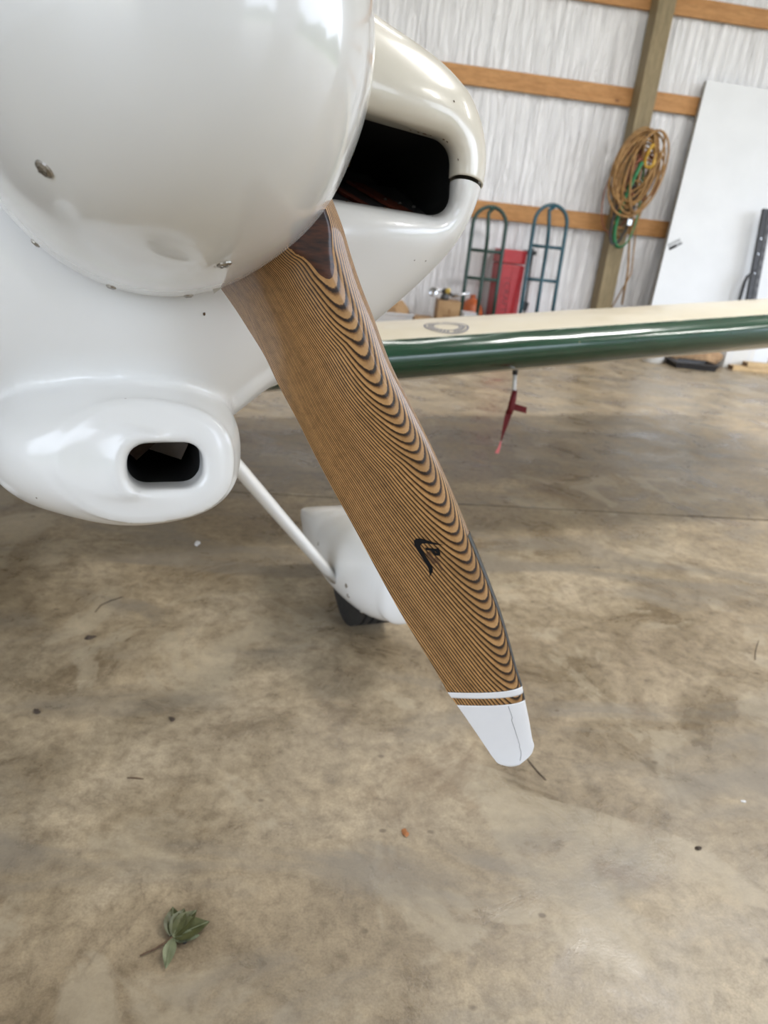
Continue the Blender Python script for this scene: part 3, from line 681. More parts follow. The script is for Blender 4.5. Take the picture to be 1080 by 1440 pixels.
# inlet lobe
fx2 = np.clip((Y-0.056)/0.08, 0, 1); g2 = (1-(1-fx2)**2.2)**(1/2.2)
hx2 = 0.032+0.034*g2; hz2 = 0.020+0.034*g2
q2 = (np.abs((X-0.003)/hx2)**2.6+np.abs((Z+0.262)/hz2)**2.6)**(1/2.6)
lobe = (q2-1)*np.minimum(hx2, hz2); gr = np.stack(np.gradient(lobe, H_), 0); lobe = lobe/np.sqrt((gr**2).sum(0)+1e-6)
lobe = np.maximum(lobe, 0.056-Y)
scoop = smin(scoop, lobe, 0.045)
lump = 0.0012*np.sin(X*90+Z*40)*np.sin(X*61-1.3)
body = smin(body, scoop+lump*np.exp(-((scoop-body)/0.02)**2), 0.010)
cut2 = rbox2(X, Z, 0.0025, -0.2630, 0.0305, 0.0195, 0.0160)
cut2 = np.maximum(cut2, Y-0.40)
body = smax(body, -cut2, 0.014)
V, Fq = surface_nets(body, org, H_)
me = bpy.data.meshes.new('cowl'); me.from_pydata(V.tolist(), [], Fq.tolist()); me.update()
def cut_mesh(src, planes, keep):
    bm = bmesh.new(); bm.from_mesh(src)
    for co, no, sel in planes:
        fs = [f for f in bm.faces if sel(f.calc_center_median())]
        ge = list({e for f in fs for e in f.edges}); gv = list({v for f in fs for v in f.verts})
        bmesh.ops.bisect_plane(bm, geom=gv+ge+fs, plane_co=co, plane_no=no, dist=1e-5)
    bmesh.ops.delete(bm, geom=[f for f in bm.faces if not keep(f.calc_center_median())], context='FACES')
    bmesh.ops.delete(bm, geom=[v for v in bm.verts if not v.link_faces], context='VERTS')
    m = bpy.data.meshes.new('m'); bm.to_mesh(m); bm.free(); return m
SPLIT = 0.004
def in_cut(c):
    l_ = min(0.03, max(-0.08, c.y-0.13)); x = abs(c.x)-0.30*l_; z = c.z-0.20*l_+0.075*(abs(c.x)-0.2)
    return abs(x-0.200) < 0.082 and abs(z-0.0045) < 0.0405-0.03*(abs(c.x)-0.2)
def in_cut2(c): return abs(c.x-0.0025) < 0.0335 and abs(c.z+0.2630) < 0.0225
YC, YC2 = 0.150, 0.088
pocket = lambda c: (in_cut(c) and c.y > YC) or (in_cut2(c) and c.y > YC2)
near = lambda c: abs(c.y-YC) < 0.02 and in_cut(c)
near2 = lambda c: abs(c.y-YC2) < 0.02 and in_cut2(c)
pl = [(Vector((0, 0, SPLIT)), Vector((0, 0, 1)), lambda c: abs(c.z-SPLIT) < 0.03), (Vector((0, 0, SPLIT-0.0035)), Vector((0, 0, 1)), lambda c: abs(c.z-SPLIT) < 0.03),
      (Vector((0, YC, 0)), Vector((0, 1, 0)), near), (Vector((0, YC2, 0)), Vector((0, 1, 0)), near2)]
up_me = cut_mesh(me, pl, lambda c: c.z > SPLIT and not pocket(c) and c.y < 0.594)
lo_me = cut_mesh(me, pl, lambda c: c.z < SPLIT-0.0035 and not pocket(c) and c.y < 0.594)
upper = part('upper_cowl', up_me, 'cream'); upper['label'] = 'cream upper cowling half'
sm = upper.modifiers.new('skin', 'SOLIDIFY'); sm.thickness = 0.002; sm.offset = 0.6
lower = part('lower_cowl', lo_me, 'white'); lower['label'] = 'white lower cowling half with chin scoop'
for dk in (lambda c: in_cut(c) and c.x > 0, lambda c: in_cut(c) and c.x < 0, lambda c: in_cut2(c)): part('inlet_duct', cut_mesh(me, pl, lambda c: pocket(c) and dk(c)), 'black', lower)
def speck(host, p, r, mat='twig'):
    r = r*1.3
    b = BVHTree.FromPolygons([v.co.copy() for v in host.data.vertices], [tuple(q.vertices) for q in host.data.polygons]) if host.name not in SPB else SPB[host.name]
    SPB[host.name] = b; h = b.find_nearest(Vector(p)); bm = bmesh.new(); bmesh.ops.create_icosphere(bm, subdivisions=1, radius=1)
    st = random.uniform(0.5, 1.0)
    for v in bm.verts: k = random.uniform(0.7, 1.2); v.co = Vector((v.co.x*r*k, v.co.y*r*st*k, v.co.z*r*0.25))
    m_ = bpy.data.meshes.new('speck'); bm.to_mesh(m_); bm.free(); o = part('dirt_speck', m_, mat, host); o.location = h[0]+h[1]*(0.0019 if host is upper else 0.0003)
    o.rotation_euler = h[1].to_track_quat('Z', 'X').to_euler()
SPB = {}
for p, r in (((0.2453, 0.125, 0.0397), 0.0022), ((0.24, 0.125, 0.0437), 0.0010), ((0.255, 0.125, 0.0547), 0.0009), ((0.2659, 0.125, 0.0364), 0.0013), ((0.2698, 0.125, 0.0338), 0.0010), ((0.2788, 0.125, 0.0159), 0.0010), ((0.2527, 0.125, 0.0467), 0.0008), ((0.2327, 0.125, 0.0469), 0.0009), ((0.248, 0.125, 0.0424), 0.0008)): speck(upper, p, r)
for p, r in (((0.2126, 0.14, -0.0496), 0.0020), ((0.2528, 0.14, -0.071), 0.0008), ((0.2636, 0.14, -0.0404), 0.0007), ((0.1729, 0.14, -0.0583), 0.0008), ((0.2274, 0.14, -0.0632), 0.0006), ((0.0355, 0.09, -0.1354), 0.0011), ((-0.091, 0.09, -0.2804), 0.0008)): speck(lower, p, r)
# bits of engine seen in the inlets
def bits(sg):
    mb = MB(); mb.box((sg*0.215, 0.235, -0.010), (0.135, 0.13, 0.003), rot=(0.40, 0, 0)); part('engine_baffle', mb, 'baffle', lower, False)
    for x, w_ in ((0.245, 0.024), (0.205, 0.012)):
        mb = MB(); mb.box((sg*x, 0.234, -0.0075), (w_, 0.11, 0.003), rot=(0.40, 0, sg*0.35)); part('primer_streak', mb, 'rust', lower, False)
    for k in range(3):
        mb = MB(); mb.lathe([(0, 0.002), (0.0018, 0.002), (0.0022, 0)], 6, Matrix.Translation((sg*(0.245+0.012*k), 0.225-0.012*k, -0.010-0.004*k))); part('bolt', mb, 'baffle', lower, False)
    mb = MB(); mb.lathe([(0.004, 0), (0.004, 0.012), (0.006, 0.012), (0.006, 0.02), (0.0, 0.02)], 10, Matrix.Translation((sg*0.205, 0.24, 0.022)) @ Matrix.Rotation(0.5, 4, 'X')); part('brass_fitting', mb, 'brass', lower)
    mb = MB(); mb.box((sg*0.20, 0.34, -0.01), (0.10, 0.004, 0.03), rot=(-0.2, 0, 0)); mb.lathe([(0.004, 0), (0.009, 0.002), (0.009, 0.005), (0.003, 0.006)], 14, Matrix.Translation((sg*0.215, 0.33, -0.008)) @ Matrix.Rotation(math.pi/2, 4, 'X')); part('engine_case', mb, 'baffle', lower, False)
bits(1); bits(-1)
mb = MB(); mb.box((0.01, 0.16, -0.262), (0.035, 0.004, 0.02), rot=(0.5, 0.35, 0)); part('duct_plate', mb, 'duct', lower, False)
mb = MB(); mb.box((-0.016, 0.15, -0.257), (0.022, 0.004, 0.028), rot=(0.2, 0.8, 0)); part('duct_flap', mb, 'twig', lower, False)

# ---- fuselage behind the cowling
mb = MB(); rings = []
for a, hw, zt, zb in ((0.598, 0.345, 0.205, -0.285), (0.9, 0.345, 0.24, -0.30), (1.6, 0.34, 0.30, -0.31), (2.4, 0.24, 0.20, -0.24), (3.4, 0.12, 0.10, -0.14), (4.2, 0.03, 0.06, -0.06)):
    rings.append([(hw*np.sign(math.cos(t))*abs(math.cos(t))**0.95, a, (zt+zb)/2+(zt-zb)/2*np.sign(math.sin(t))*abs(math.sin(t))**0.95) for t in np.linspace(0, 2*math.pi, 40, endpoint=False)])
mb.loft(rings); part('fuselage', mb, 'cream')
mb = MB(); mb.loft([[(x*0.015, y, z) for x, y, z in ((1, 3.5, 0.05), (1, 4.25, 0.05), (1, 4.35, 0.75), (1, 3.95, 0.75))], [(x*0.015, y, z) for x, y, z in ((-1, 3.5, 0.05), (-1, 4.25, 0.05), (-1, 4.35, 0.75), (-1, 3.95, 0.75))]]); part('tail_fin', mb, 'cream', smooth=False)

# ---- wings
CH, TK, LEA = 1.2, 0.15, 1.30
def af(x): return 5*TK*(0.2969*math.sqrt(x)-0.126*x-0.3516*x*x+0.2843*x**3-0.1036*x**4)*CH
def wc(w): return -0.142+0.104*(w-1.47)
XB_U, XB_L = 0.038, 0.085
def wing_strip(xs, w0, w1, n, sg):
    mb = MB(); rings = []
    for i in range(n):
        w = w0+(w1-w0)*i/(n-1); s = 1.0
        if w > w1-0.12: s = math.sqrt(max(0.02, 1-((w-(w1-0.12))/0.125)**2))
        r = []
        for (x, side) in xs:
            wr = 0.0015*math.sin(w*23+x*60)*math.sin(w*7.1)*min(1, x*25) if side > 0 else 0
            r.append((sg*w, LEA+x*CH, wc(w)+side*(af(x)+wr)*s))
        rings.append(r)
    m = len(xs); vs = [v for r in rings for v in r]; fs = []
    for i in range(n-1):
        for k in range(m-1): fs.append((i*m+k, i*m+k+1, (i+1)*m+k+1, (i+1)*m+k))
    mb.add(vs, fs); return mb
le_x = [(XB_U*(k/10)**2, 1) for k in range(10, 0, -1)]+[(0, 1)]+[(XB_L*(k/12)**2, -1) for k in range(1, 13)]
rest = [(XB_L+(1-XB_L)*k/16, -1) for k in range(17)]+[(XB_U+(1-XB_U)*(1-k/24)**1.3 if k < 24 else XB_U, 1) for k in range(25)]
for sg in (1, -1):
    wing = part('wing', wing_strip(rest, 0.0, 3.1, 130, sg), 'wingcream')
    le = part('leading_edge', wing_strip(le_x, 0.0, 3.1, 130, sg), 'green', wing); le['label'] = 'glossy green leading edge'
    if sg == 1:
        # raised edge of the green covering tape
        mb = MB(); mb.tube([(w, LEA+XB_U*CH+0.002*math.sin(w*31)+0.0015*math.sin(w*83), wc(w)+af(XB_U)+0.0004) for w in np.linspace(0.3, 3.0, 300)], 0.0016, 5); part('tape_edge', mb, 'green', wing)
        # round emblem
        em = MB(); ec, ea, er = 0.890, 1.425, 0.066
        def ew(r, t): x = ec+r*math.cos(t); y = ea+r*math.sin(t); return (x, y, wc(x)+af(max(0.0005, (y-LEA)/CH))+0.0022)
        for r1, r2 in ((er, er-0.004), (er-0.024, er-0.027)):
            vs = []; fs = []
            for k in range(64): t = 2*math.pi*k/64; vs += [ew(r1, t), ew(r2, t)]
            for k in range(64): j = (k+1) % 64; fs.append((2*k, 2*k+1, 2*j+1, 2*j))
            em.add(vs, fs)
        for k in range(30):
            if k in (7, 22): continue
            t = 2*math.pi*k/30; dt = 0.065; em.add([ew(er-0.020, t-dt), ew(er-0.020, t+dt), ew(er-0.010, t+dt*0.6), ew(er-0.010, t-dt*0.6)], [(0, 1, 2, 3)])
        part('wing_emblem', em, 'emblem', wing)
        # pitot mast
        mb = MB(); mb.tube([(1.176, 1.49, -0.235), (1.176, 1.49, -0.268)], 0.0085, 10); part('pitot_fitting', mb, 'steelblack', wing)
        mb = MB(); mb.tube([(1.176, 1.49, -0.262), (1.178, 1.488, -0.345)], 0.0065, 10); part('pitot_mast', mb, 'bucket', wing)

# ---- undercarriage
for sg in (1, -1):
    mb = MB(); P0 = Vector((sg*0.07-(0.09 if sg < 0 else 0), 0.516, -0.28)); P1 = Vector((sg*0.395-(0.09 if sg < 0 else 0), 0.862, -0.677))
    rings = []
    d = (P1-P0).normalized(); a_ = Vector((0, 1, 0)); a_ = (a_-d*a_.dot(d)).normalized(); b_ = d.cross(a_)
    for k in range(12):
        c = P0.lerp(P1, k/11); s = 1-0.12*k/11
        rings.append([tuple(c+(a_*math.cos(t)*0.024+b_*math.sin(t)*0.0125)*s) for t in np.linspace(0, 2*math.pi, 20, endpoint=False)])
    mb.loft(rings); part('gear_leg', mb, 'white')
    secs = [(0.655, 0.492, 0.004, -0.655, -0.665), (0.665, 0.492, 0.030, -0.628, -0.700), (0.70, 0.490, 0.058, -0.590, -0.722), (0.75, 0.488, 0.078, -0.562, -0.738), (0.82, 0.486, 0.092, -0.548, -0.745), (0.90, 0.484, 0.097, -0.548, -0.746), (1.0, 0.482, 0.094, -0.560, -0.740), (1.08, 0.481, 0.088, -0.575, -0.722), (1.15, 0.480, 0.081, -0.592, -0.685), (1.19, 0.480, 0.076, -0.603, -0.655), (1.205, 0.480, 0.074, -0.606, -0.646)]
    xs_ = np.array([s[0] for s in secs]); yy = np.array(secs)
    aq_ = np.unique(np.concatenate([np.linspace(0.655, 0.70, 12), np.linspace(0.70, 1.205, 40)]))
    ck = cubic(aq_, xs_, yy)
    mb = MB(); rings = []
    for s in ck:
        n_ = 2.3 if s[0] < 1.0 else 2.3+2.4*min(1, (s[0]-1.0)/0.2)
        rings.append([(sg*(s[1]+max(0.002, s[2])*np.sign(math.cos(t))*abs(math.cos(t))**(2/n_)), s[0], (s[3]+s[4])/2+max(0.002, (s[3]-s[4])/2)*np.sign(math.sin(t))*abs(math.sin(t))**(2/n_)) for t in np.linspace(0, 2*math.pi, 48, endpoint=False)])
    mb.loft(rings); pant = part('wheel_fairing', mb, 'white'); autosmooth(pant, 50)
    pb = BVHTree.FromPolygons([v.co.copy() for v in pant.data.vertices], [tuple(p.vertices) for p in pant.data.polygons])
    for p in ((0.428, 0.79, -0.665), (0.430, 0.79, -0.683), (0.41, 1.09, -0.672), (0.39, 0.96, -0.63), (0.44, 0.77, -0.715)):
        h = pb.find_nearest(Vector((sg*p[0], p[1], p[2]))); o = bpy.data.objects.new('rivet', SCM); COL.objects.link(o); o.parent = pant
        o.location = h[0]+h[1]*0.0006; o.rotation_euler = h[1].to_track_quat('Z', 'X').to_euler(); o.scale = (1.3,)*3
    cz_ = -0.924+0.139*0.89+0.012+0.128
    mt = Matrix.Translation((sg*0.487, 0.905, -0.688)) @ Matrix.Rotation(math.pi/2, 4, 'Y')
    mb = MB(); prof = [(0.06, -0.05), (0.092, -0.055), (0.108, -0.048)]
    for k in range(5):
        z = -0.040+k*0.020; prof += [(0.118, z-0.006), (0.118, z+0.006), (0.113, z+0.008), (0.113, z+0.012)]
    prof = prof[:-2]+[(0.108, 0.048), (0.092, 0.055), (0.06, 0.05), (0.06, -0.05)]
    mb.lathe(prof, 48, mt); ty = part('tyre', mb, 'rubber'); autosmooth(ty, 30)
    mb = MB(); mb.lathe([(0, -0.045), (0.058, -0.045), (0.062, -0.03), (0.062, 0.03), (0.058, 0.045), (0, 0.045)], 32, mt); part('wheel_hub', mb, 'chrome', ty)

# ---- red ribbon cover hung on the pitot mast (a thing of its own)
def loc2w(p): return plane.matrix_world @ (Vector(p)+OFF)
pc = empty('pitot_cover', loc2w((1.178, 1.488, -0.345))); tag(pc, 'red ribbon pitot cover with a side flag, hanging below the green wing edge', 'ribbon')
def ribbon(name, mat, pts, th=0.0012):
    mb = MB(); f = [Vector((p[0], p[2] if len(p) > 2 else 0, p[1])) for p in pts]
    n = len(f); mb.add([v+Vector((0, -th, 0)) for v in f]+[v+Vector((0, th, 0)) for v in f], [tuple(range(n)), tuple(range(2*n-1, n-1, -1))]+[(i, (i+1) % n, n+(i+1) % n, n+i) for i in range(n)])
    return mb.build(name, mat, pc)
mb = MB(); mb.tube([(0, 0, 0.028), (-0.001, 0, 0.0), (-0.003, 0, -0.03), (-0.006, 0, -0.05)], [0.0085, 0.011, 0.0115, 0.011], 10); mb.build('sleeve', 'flagred', pc, True)
ribbon('side_flag', 'flagred', [(0.0, -0.012), (0.012, -0.016), (0.040, -0.0215), (0.048, -0.023), (0.0495, -0.044), (0.03, -0.040), (0.004, -0.037)])
ribbon('streamer', 'flagred', [(-0.017, -0.04), (0.004, -0.04), (0.001, -0.065), (-0.006, -0.10), (-0.0155, -0.145), (-0.019, -0.145), (-0.0195, -0.10), (-0.019, -0.065)])
ribbon('streamer_tail', 'flagpink', [(-0.0155, -0.143), (-0.019, -0.143), (-0.0225, -0.165), (-0.031, -0.188), (-0.018, -0.189), (-0.0155, -0.165)])

# ================================================================== things along the back wall
def wthing(name, e, off, label, cat, z=0.0, rz=0.0, group=None):
    o = empty(name, HW(e, off, z), TH+rz); tag(o, label, cat, group); return o

# leaning white sheet
def sheet():
    # corners as (e, off, z); the sheet leans with its top on the rails
    TL, TR, BL, BR = (0.742, 0.085, 2.175), (1.95, 0.075, 2.17), (0.53, 0.44, 0.0), (1.74, 0.43, 0.0)
    root = wthing('leaning_sheet', 1.13, 0.43, 'tall white sheet leaning against the film wall to the right of the post', 'sheet')
    c = [Vector((p[0]-1.13, -(p[1]-0.43), p[2])) for p in (TL, TR, BR, BL)]
    n = (c[1]-c[0]).cross(c[3]-c[0]).normalized(); n = n if n.y < 0 else -n
    th = 0.042
    fr = [p for p in c]; bk = [p-n*th for p in c]
    mb = MB(); mb.add([p+n*0.0005 for p in fr]+[p-n*0.003 for p in fr], [(0, 1, 2, 3), (4, 5, 6, 7), (0, 1, 5, 4), (1, 2, 6, 5), (2, 3, 7, 6), (3, 0, 4, 7)]); mb.build('face', 'panelw', root)
    mb = MB(); mb.add([p-n*0.003 for p in fr]+bk, [(0, 1, 2, 3), (4, 5, 6, 7), (0, 1, 5, 4), (1, 2, 6, 5), (2, 3, 7, 6), (3, 0, 4, 7)]); mb.build('core', 'paneledge', root)
    ex = (c[1]-c[0]).normalized(); ez = n.cross(ex); ez = ez if ez.z > 0 else -ez
    def at(u, v): return c[3]+(c[2]-c[3])*u+(c[0]-c[3])*v + (c[1]-c[0]-(c[2]-c[3]))*u*v
    p0 = at(0.058, 0.435); ex2 = (ex*math.cos(0.52)+ez*math.sin(0.52)); ez2 = n.cross(ex2); ez2 = ez2 if ez2.z > 0 else -ez2
    def strip(name, mat, a, b, h0, h1):
        q = [p0+ex2*a+ez2*h0+n*0.0012, p0+ex2*b+ez2*h0+n*0.0012, p0+ex2*b+ez2*h1+n*0.0012, p0+ex2*a+ez2*h1+n*0.0012]
        mb = MB(); mb.add(q, [(0, 1, 2, 3)]); mb.build(name, mat, root)
    strip('printed_bar', 'print', -0.062, 0.014, -0.032, -0.008)
    strip('printed_bar', 'printgrey', 0.018, 0.062, -0.030, -0.010)
    for k in range(9): strip('printed_character', 'printgrey', -0.062+k*0.0135, -0.054+k*0.0135, 0.0, 0.022)
    return root
sheet()

# black steel stand leaning on the sheet
fb = wthing('foam_block', 1.39, 0.50, 'low white foam block under the black steel stand', 'block')
mb = MB(); mb.box((0, 0, 0.10), (0.26, 0.09, 0.20), bev=0.004); mb.build('body', 'bucket', fb)
for fx_ in (-0.08, 0.08):
    mb = MB(); mb.box((fx_, 0, 0.1005), (0.012, 0.092, 0.2015)); mb.build('packing_strap', 'panelw', fb)
st = wthing('steel_stand', 1.375, 0.50, 'folded black perforated steel stand leaning on the white sheet', 'stand', z=0.202)
q0, q1 = Vector((0.0, -0.02, 0.0)), Vector((0.0, 0.16, 1.08))
mb = MB()
d = (q1-q0); 
def bar(mb, a, b, w, t):
    a, b = Vector(a), Vector(b); d = (b-a).normalized(); s = d.cross(Vector((0, 1, 0))).normalized(); n = s.cross(d)
    c = [(-w/2, -t/2), (w/2, -t/2), (w/2, t/2), (-w/2, t/2)]
    mb.loft([[a+s*x+n*y for x, y in c], [b+s*x+n*y for x, y in c]]); return mb
bar(mb, q0, q1, 0.040, 0.03); mb.build('main_rail', 'steelblack', st)
mb = MB(); bar(mb, q0+Vector((0.05, 0.005, 0)), q1+Vector((0.05, 0.005, 0)), 0.035, 0.03); mb.build('perforated_rail', simple('grey slotted steel', (0.06, 0.06, 0.065), (0.11, 0.11, 0.115), 30, 0.4), st)
for k in range(14):
    p = (q0+Vector((0.05, -0.013, 0))).lerp(q1+Vector((0.05, -0.013, 0)), 0.06+k*0.065)
    mb = MB(); mb.box(p, (0.012, 0.003, 0.03), rot=(-0.17, 0, 0)); mb.build('slot', 'steelblack', st)
mb = MB(); mb.tube([(-0.10, -0.02, 0.0), (-0.095, 0.0, 0.15), (-0.085, 0.03, 0.34), (-0.068, 0.055, 0.50), (-0.055, 0.06, 0.545), (-0.02, 0.065, 0.575), (0.0, 0.075, 0.60)], 0.014, 8); mb.build('brace', 'steelblack', st, True)
for z in (0.58, 0.73, 0.85):
    p = q0.lerp(q1, z/1.08)+Vector((0, -0.02, 0)); mb = MB(); mb.lathe([(0, 0.006), (0.007, 0.004), (0.008, 0)], 10, Matrix.Translation(p) @ Matrix.Rotation(math.pi/2, 4, 'X')); mb.build('bolt', 'chrome', st)

# hand trucks
def hand_truck(e, off, label, mat, wdt, hgt, z1, z2, lean=0.10, rz=0.0, sweep=0.05):
    root = wthing('hand_truck', e, off, label, 'hand truck', rz=rz)
    L = lambda x, z: Vector((x+ (-0.035*(1-z/hgt)), lean*z/hgt*1.6, z))
    r = 0.0155; hw = wdt/2; zt = hgt-hw
    arch = [L(-hw, 0.12), L(-hw, zt*0.5), L(-hw, zt)]+[L(hw*math.cos(t), zt+hw*math.sin(t)) for t in np.linspace(math.pi, 0, 15)[1:-1]]+[L(hw, zt), L(hw, zt*0.5), L(hw, 0.12)]
    mb = MB(); mb.tube(arch, r, 10); mb.build('frame', mat, root, True)
    for z in (z1, z2, 0.22): 
        mb = MB(); mb.tube([L(-hw, z), L(hw, z)], r*0.85, 8); mb.build('crossbar', mat, root, True)
    mid = [L(0, 0.18), L(0, z1*0.6), L(0, z1)]+[L(sweep*math.sin(k*math.pi/2/6)*0.9, z1+(hgt-z1)*k/7)+Vector((0, -0.055*math.sin(math.pi*k/7), 0)) for k in range(1, 7)]+[L(0.02, hgt)]
    mb = MB(); mb.tube(mid, r, 8); mb.build('handle_rail', mat, root, True)
    mb = MB(); mb.box((-0.035, -0.10, 0.012), (wdt*0.95, 0.22, 0.006)); mb.box((-0.035, 0.01, 0.07), (wdt*0.95, 0.006, 0.12)); mb.build('toe_plate', mat, root)
    mb = MB(); mb.tube([(-hw+0.01, 0.055, 0.08), (hw-0.08, 0.055, 0.08)], 0.008, 8); mb.build('axle', 'chrome', root)
    for x in (-hw+0.0, hw-0.07):
        mt = Matrix.Translation((x, 0.055, 0.08)) @ Matrix.Rotation(math.pi/2, 4, 'Y')
        mb = MB(); mb.lathe([(0.035, -0.02), (0.065, -0.024), (0.077, -0.017), (0.08, 0), (0.077, 0.017), (0.065, 0.024), (0.035, 0.02), (0.035, -0.02)], 28, mt); w = mb.build('wheel', 'rubber', root, True)
        mb = MB(); mb.lathe([(0.01, -0.015), (0.036, -0.015), (0.036, 0.015), (0.01, 0.015)], 20, mt); mb.build('rim', mat, w)
    return root
hand_truck(-0.905, 0.42, 'dark green hand truck standing left of the red steel box', 'trkgreen', 0.275, 1.07, 0.735, 0.52, sweep=-0.03)
hand_truck(-0.40, 0.42, 'blue-green hand truck standing right of the red steel box', 'trkblue', 0.275, 1.135, 0.815, 0.555, sweep=-0.04)

# red steel box standing on end
rb = wthing('steel_box', -0.665, 0.155, 'red steel box standing on end between the two hand trucks', 'tool box')
mb = MB(); mb.box((0, 0, 0.325), (0.222, 0.20, 0.65), bev=0.008); mb.build('body', 'red', rb)
mb = MB(); mb.box((0, 0, 0.712), (0.228, 0.206, 0.108), bev=0.008); mb.build('lid', 'red', rb)
mb = MB(); mb.box((0.06, -0.101, 0.33), (0.10, 0.004, 0.62), bev=0.0015); mb.build('pressed_panel', 'red', rb)
mb = MB()
for c, s in (((-0.058, 0.27), (0.004, 0.54)), ((0.022, 0.27), (0.004, 0.54)), ((-0.018, 0.54), (0.084, 0.004)), ((-0.018, 0.002), (0.084, 0.004))): mb.box((c[0], -0.1008, c[1]), (s[0], 0.0012, s[1]))
mb.build('label_border', 'darkred', rb)
text_mesh('CRAFTSMAN', 0.072, rb, 'darkred', Matrix.Translation((-0.018, -0.1012, 0.275)) @ Matrix.Rotation(math.pi/2, 4, 'X') @ Matrix.Rotation(-math.pi/2, 4, 'Z'), sx=1.15)
# blackened clamp bar beside the red box
cb = wthing('clamp_bar', -0.49, 0.225, 'thin black clamp bar leaning beside the blue-green hand truck', 'clamp')
mb = MB(); bar(mb, (0, -0.05, 0), (0.03, 0.12, 0.79), 0.016, 0.012); mb.build('bar', 'steelblack', cb)
mb = MB(); mb.box((0.0, -0.01, 0.33), (0.05, 0.03, 0.07), rot=(0, 0.2, 0), bev=0.006); mb.build('jaw', 'steelblack', cb)
mb = MB(); mb.box((0.0, 0.095, 0.755), (0.11, 0.03, 0.035), bev=0.006); mb.build('head', 'steelblack', cb)

# plastic tote, boxes and odds and ends on the left
tb = wthing('plastic_tote', -1.66, 0.32, 'cloudy clear plastic tote on the floor left of the cardboard boxes', 'tote')
def tub(w, d, h, t, fl=0.02):
    mb = MB(); o = [(-w/2, -d/2), (w/2, -d/2), (w/2, d/2), (-w/2, d/2)]
    def rg(k, z): return [(x*k, y*k, z) for x, y in o]
    mb.loft([rg(0.90, 0), rg(1, h)], False); mb.loft([rg(0.90-t/w*2, t), rg(1-t/w*2, h)], False)
    mb.add(rg(0.9, 0), [(0, 1, 2, 3)]); a, b = rg(1, h), rg(1-t/w*2, h); mb.add(a+b, [(i, (i+1) % 4, 4+(i+1) % 4, 4+i) for i in range(4)])
    return mb
tub(0.36, 0.30, 0.20, 0.006).build('body', 'clear', tb)
mb = MB()
for c, s in (((0, -0.152, 0.197), (0.38, 0.014, 0.014)), ((0, 0.152, 0.197), (0.38, 0.014, 0.014)), ((-0.183, 0, 0.197), (0.014, 0.30, 0.014)), ((0.183, 0, 0.197), (0.014, 0.30, 0.014))): mb.box(c, s, bev=0.003)
mb.build('rim', 'clear', tb)
# crumpled paper in the tote
pp = wthing('paper_bundle', -1.63, 0.31, 'crumpled brown paper bundle sticking out of the clear tote', 'paper', z=0.008)
bm = bmesh.new(); bmesh.ops.create_icosphere(bm, subdivisions=3, radius=1)
for v in bm.verts:
    k = 1+0.16*math.sin(v.co.x*7+v.co.z*4)*math.sin(v.co.y*6+1)+random.uniform(-.05, .05); v.co = Vector((v.co.x*0.125*k, v.co.y*0.09*k, 0.145+v.co.z*0.145*k))
me = bpy.data.meshes.new('paper'); bm.to_mesh(me); bm.free(); link('bundle', me, 'card', pp)
def carton(e, off, w, d, h, label, rz=0.0, z=0.0):
    root = wthing('cardboard_box', e, off, label, 'box', rz=rz, z=z)
    mb = MB(); mb.box((0, 0, h/2), (w, d, h), bev=0.003); mb.build('body', 'card', root)
    for s in (-1, 1):
        mb = MB(); mb.box((0, s*d/4, h+0.0015), (w, d/2-0.002, 0.003)); mb.build('flap', 'card', root)
    mb = MB(); mb.box((0, 0, h+0.0035), (w*1.0, 0.05, 0.001)); mb.box((-w/2-0.0006, 0, h-0.03), (0.001, 0.05, 0.07)); mb.box((w/2+0.0006, 0, h-0.03), (0.001, 0.05, 0.07)); mb.build('tape', 'tape', root)
    mb = MB(); mb.box((-w*0.1, -d/2-0.0006, h*0.62), (w*0.34, 0.001, h*0.10)); mb.box((w*0.02, -d/2-0.0006, h*0.76), (w*0.12, 0.001, h*0.12)); mb.build('printing', 'tape', root)
    return root
carton(-1.38, 0.34, 0.185, 0.22, 0.175, 'low cardboard box between the clear tote and the taller box', 0.06)
carton(-1.18, 0.33, 0.185, 0.2, 0.325, 'taller cardboard box left of the dark green hand truck with metal fittings on it', -0.04)
ft = wthing('metal_fittings', -1.22, 0.33, 'shiny chrome pipe fittings lying on the taller cardboard box', 'fittings', z=0.33)
mb = MB(); mb.tube([(-0.10, -0.02, 0.065), (-0.06, -0.02, 0.075), (0.0, 0, 0.06), (0.07, 0, 0.04)], 0.014, 10); mb.build('pipe', 'chrome', ft, True)
mb = MB(); mb.tube([(0.06, -0.02, 0.035), (0.13, -0.04, 0.05), (0.20, -0.05, 0.075)], [0.018, 0.012, 0.01], 10); mb.build('lever', 'chrome', ft, True)
mb = MB(); mb.lathe([(0.012, 0), (0.034, 0.004), (0.034, 0.03), (0.02, 0.036), (0.012, 0.05)], 16, Matrix.Translation((-0.105, -0.03, 0.05)) @ Matrix.Rotation(1.2, 4, 'X')); mb.build('flange', 'chrome', ft)
mb = MB(); mb.lathe([(0, 0), (0.034, 0), (0.036, 0.02), (0.022, 0.05), (0.0, 0.055)], 14, Matrix.Translation((0.0, -0.035, 0.005)) @ Matrix.Rotation(0.2, 4, 'X')); mb.box((0, -0.04, 0.075), (0.04, 0.04, 0.035), bev=0.008); mb.build('valve_body', 'baffle', ft)
mb = MB(); mb.lathe([(0, 0), (0.022, 0.002), (0.022, 0.018), (0, 0.02)], 14, Matrix.Translation((0.012, -0.065, 0.075)) @ Matrix.Rotation(math.pi/2, 4, 'X')); mb.build('brass_plug', 'brass', ft)
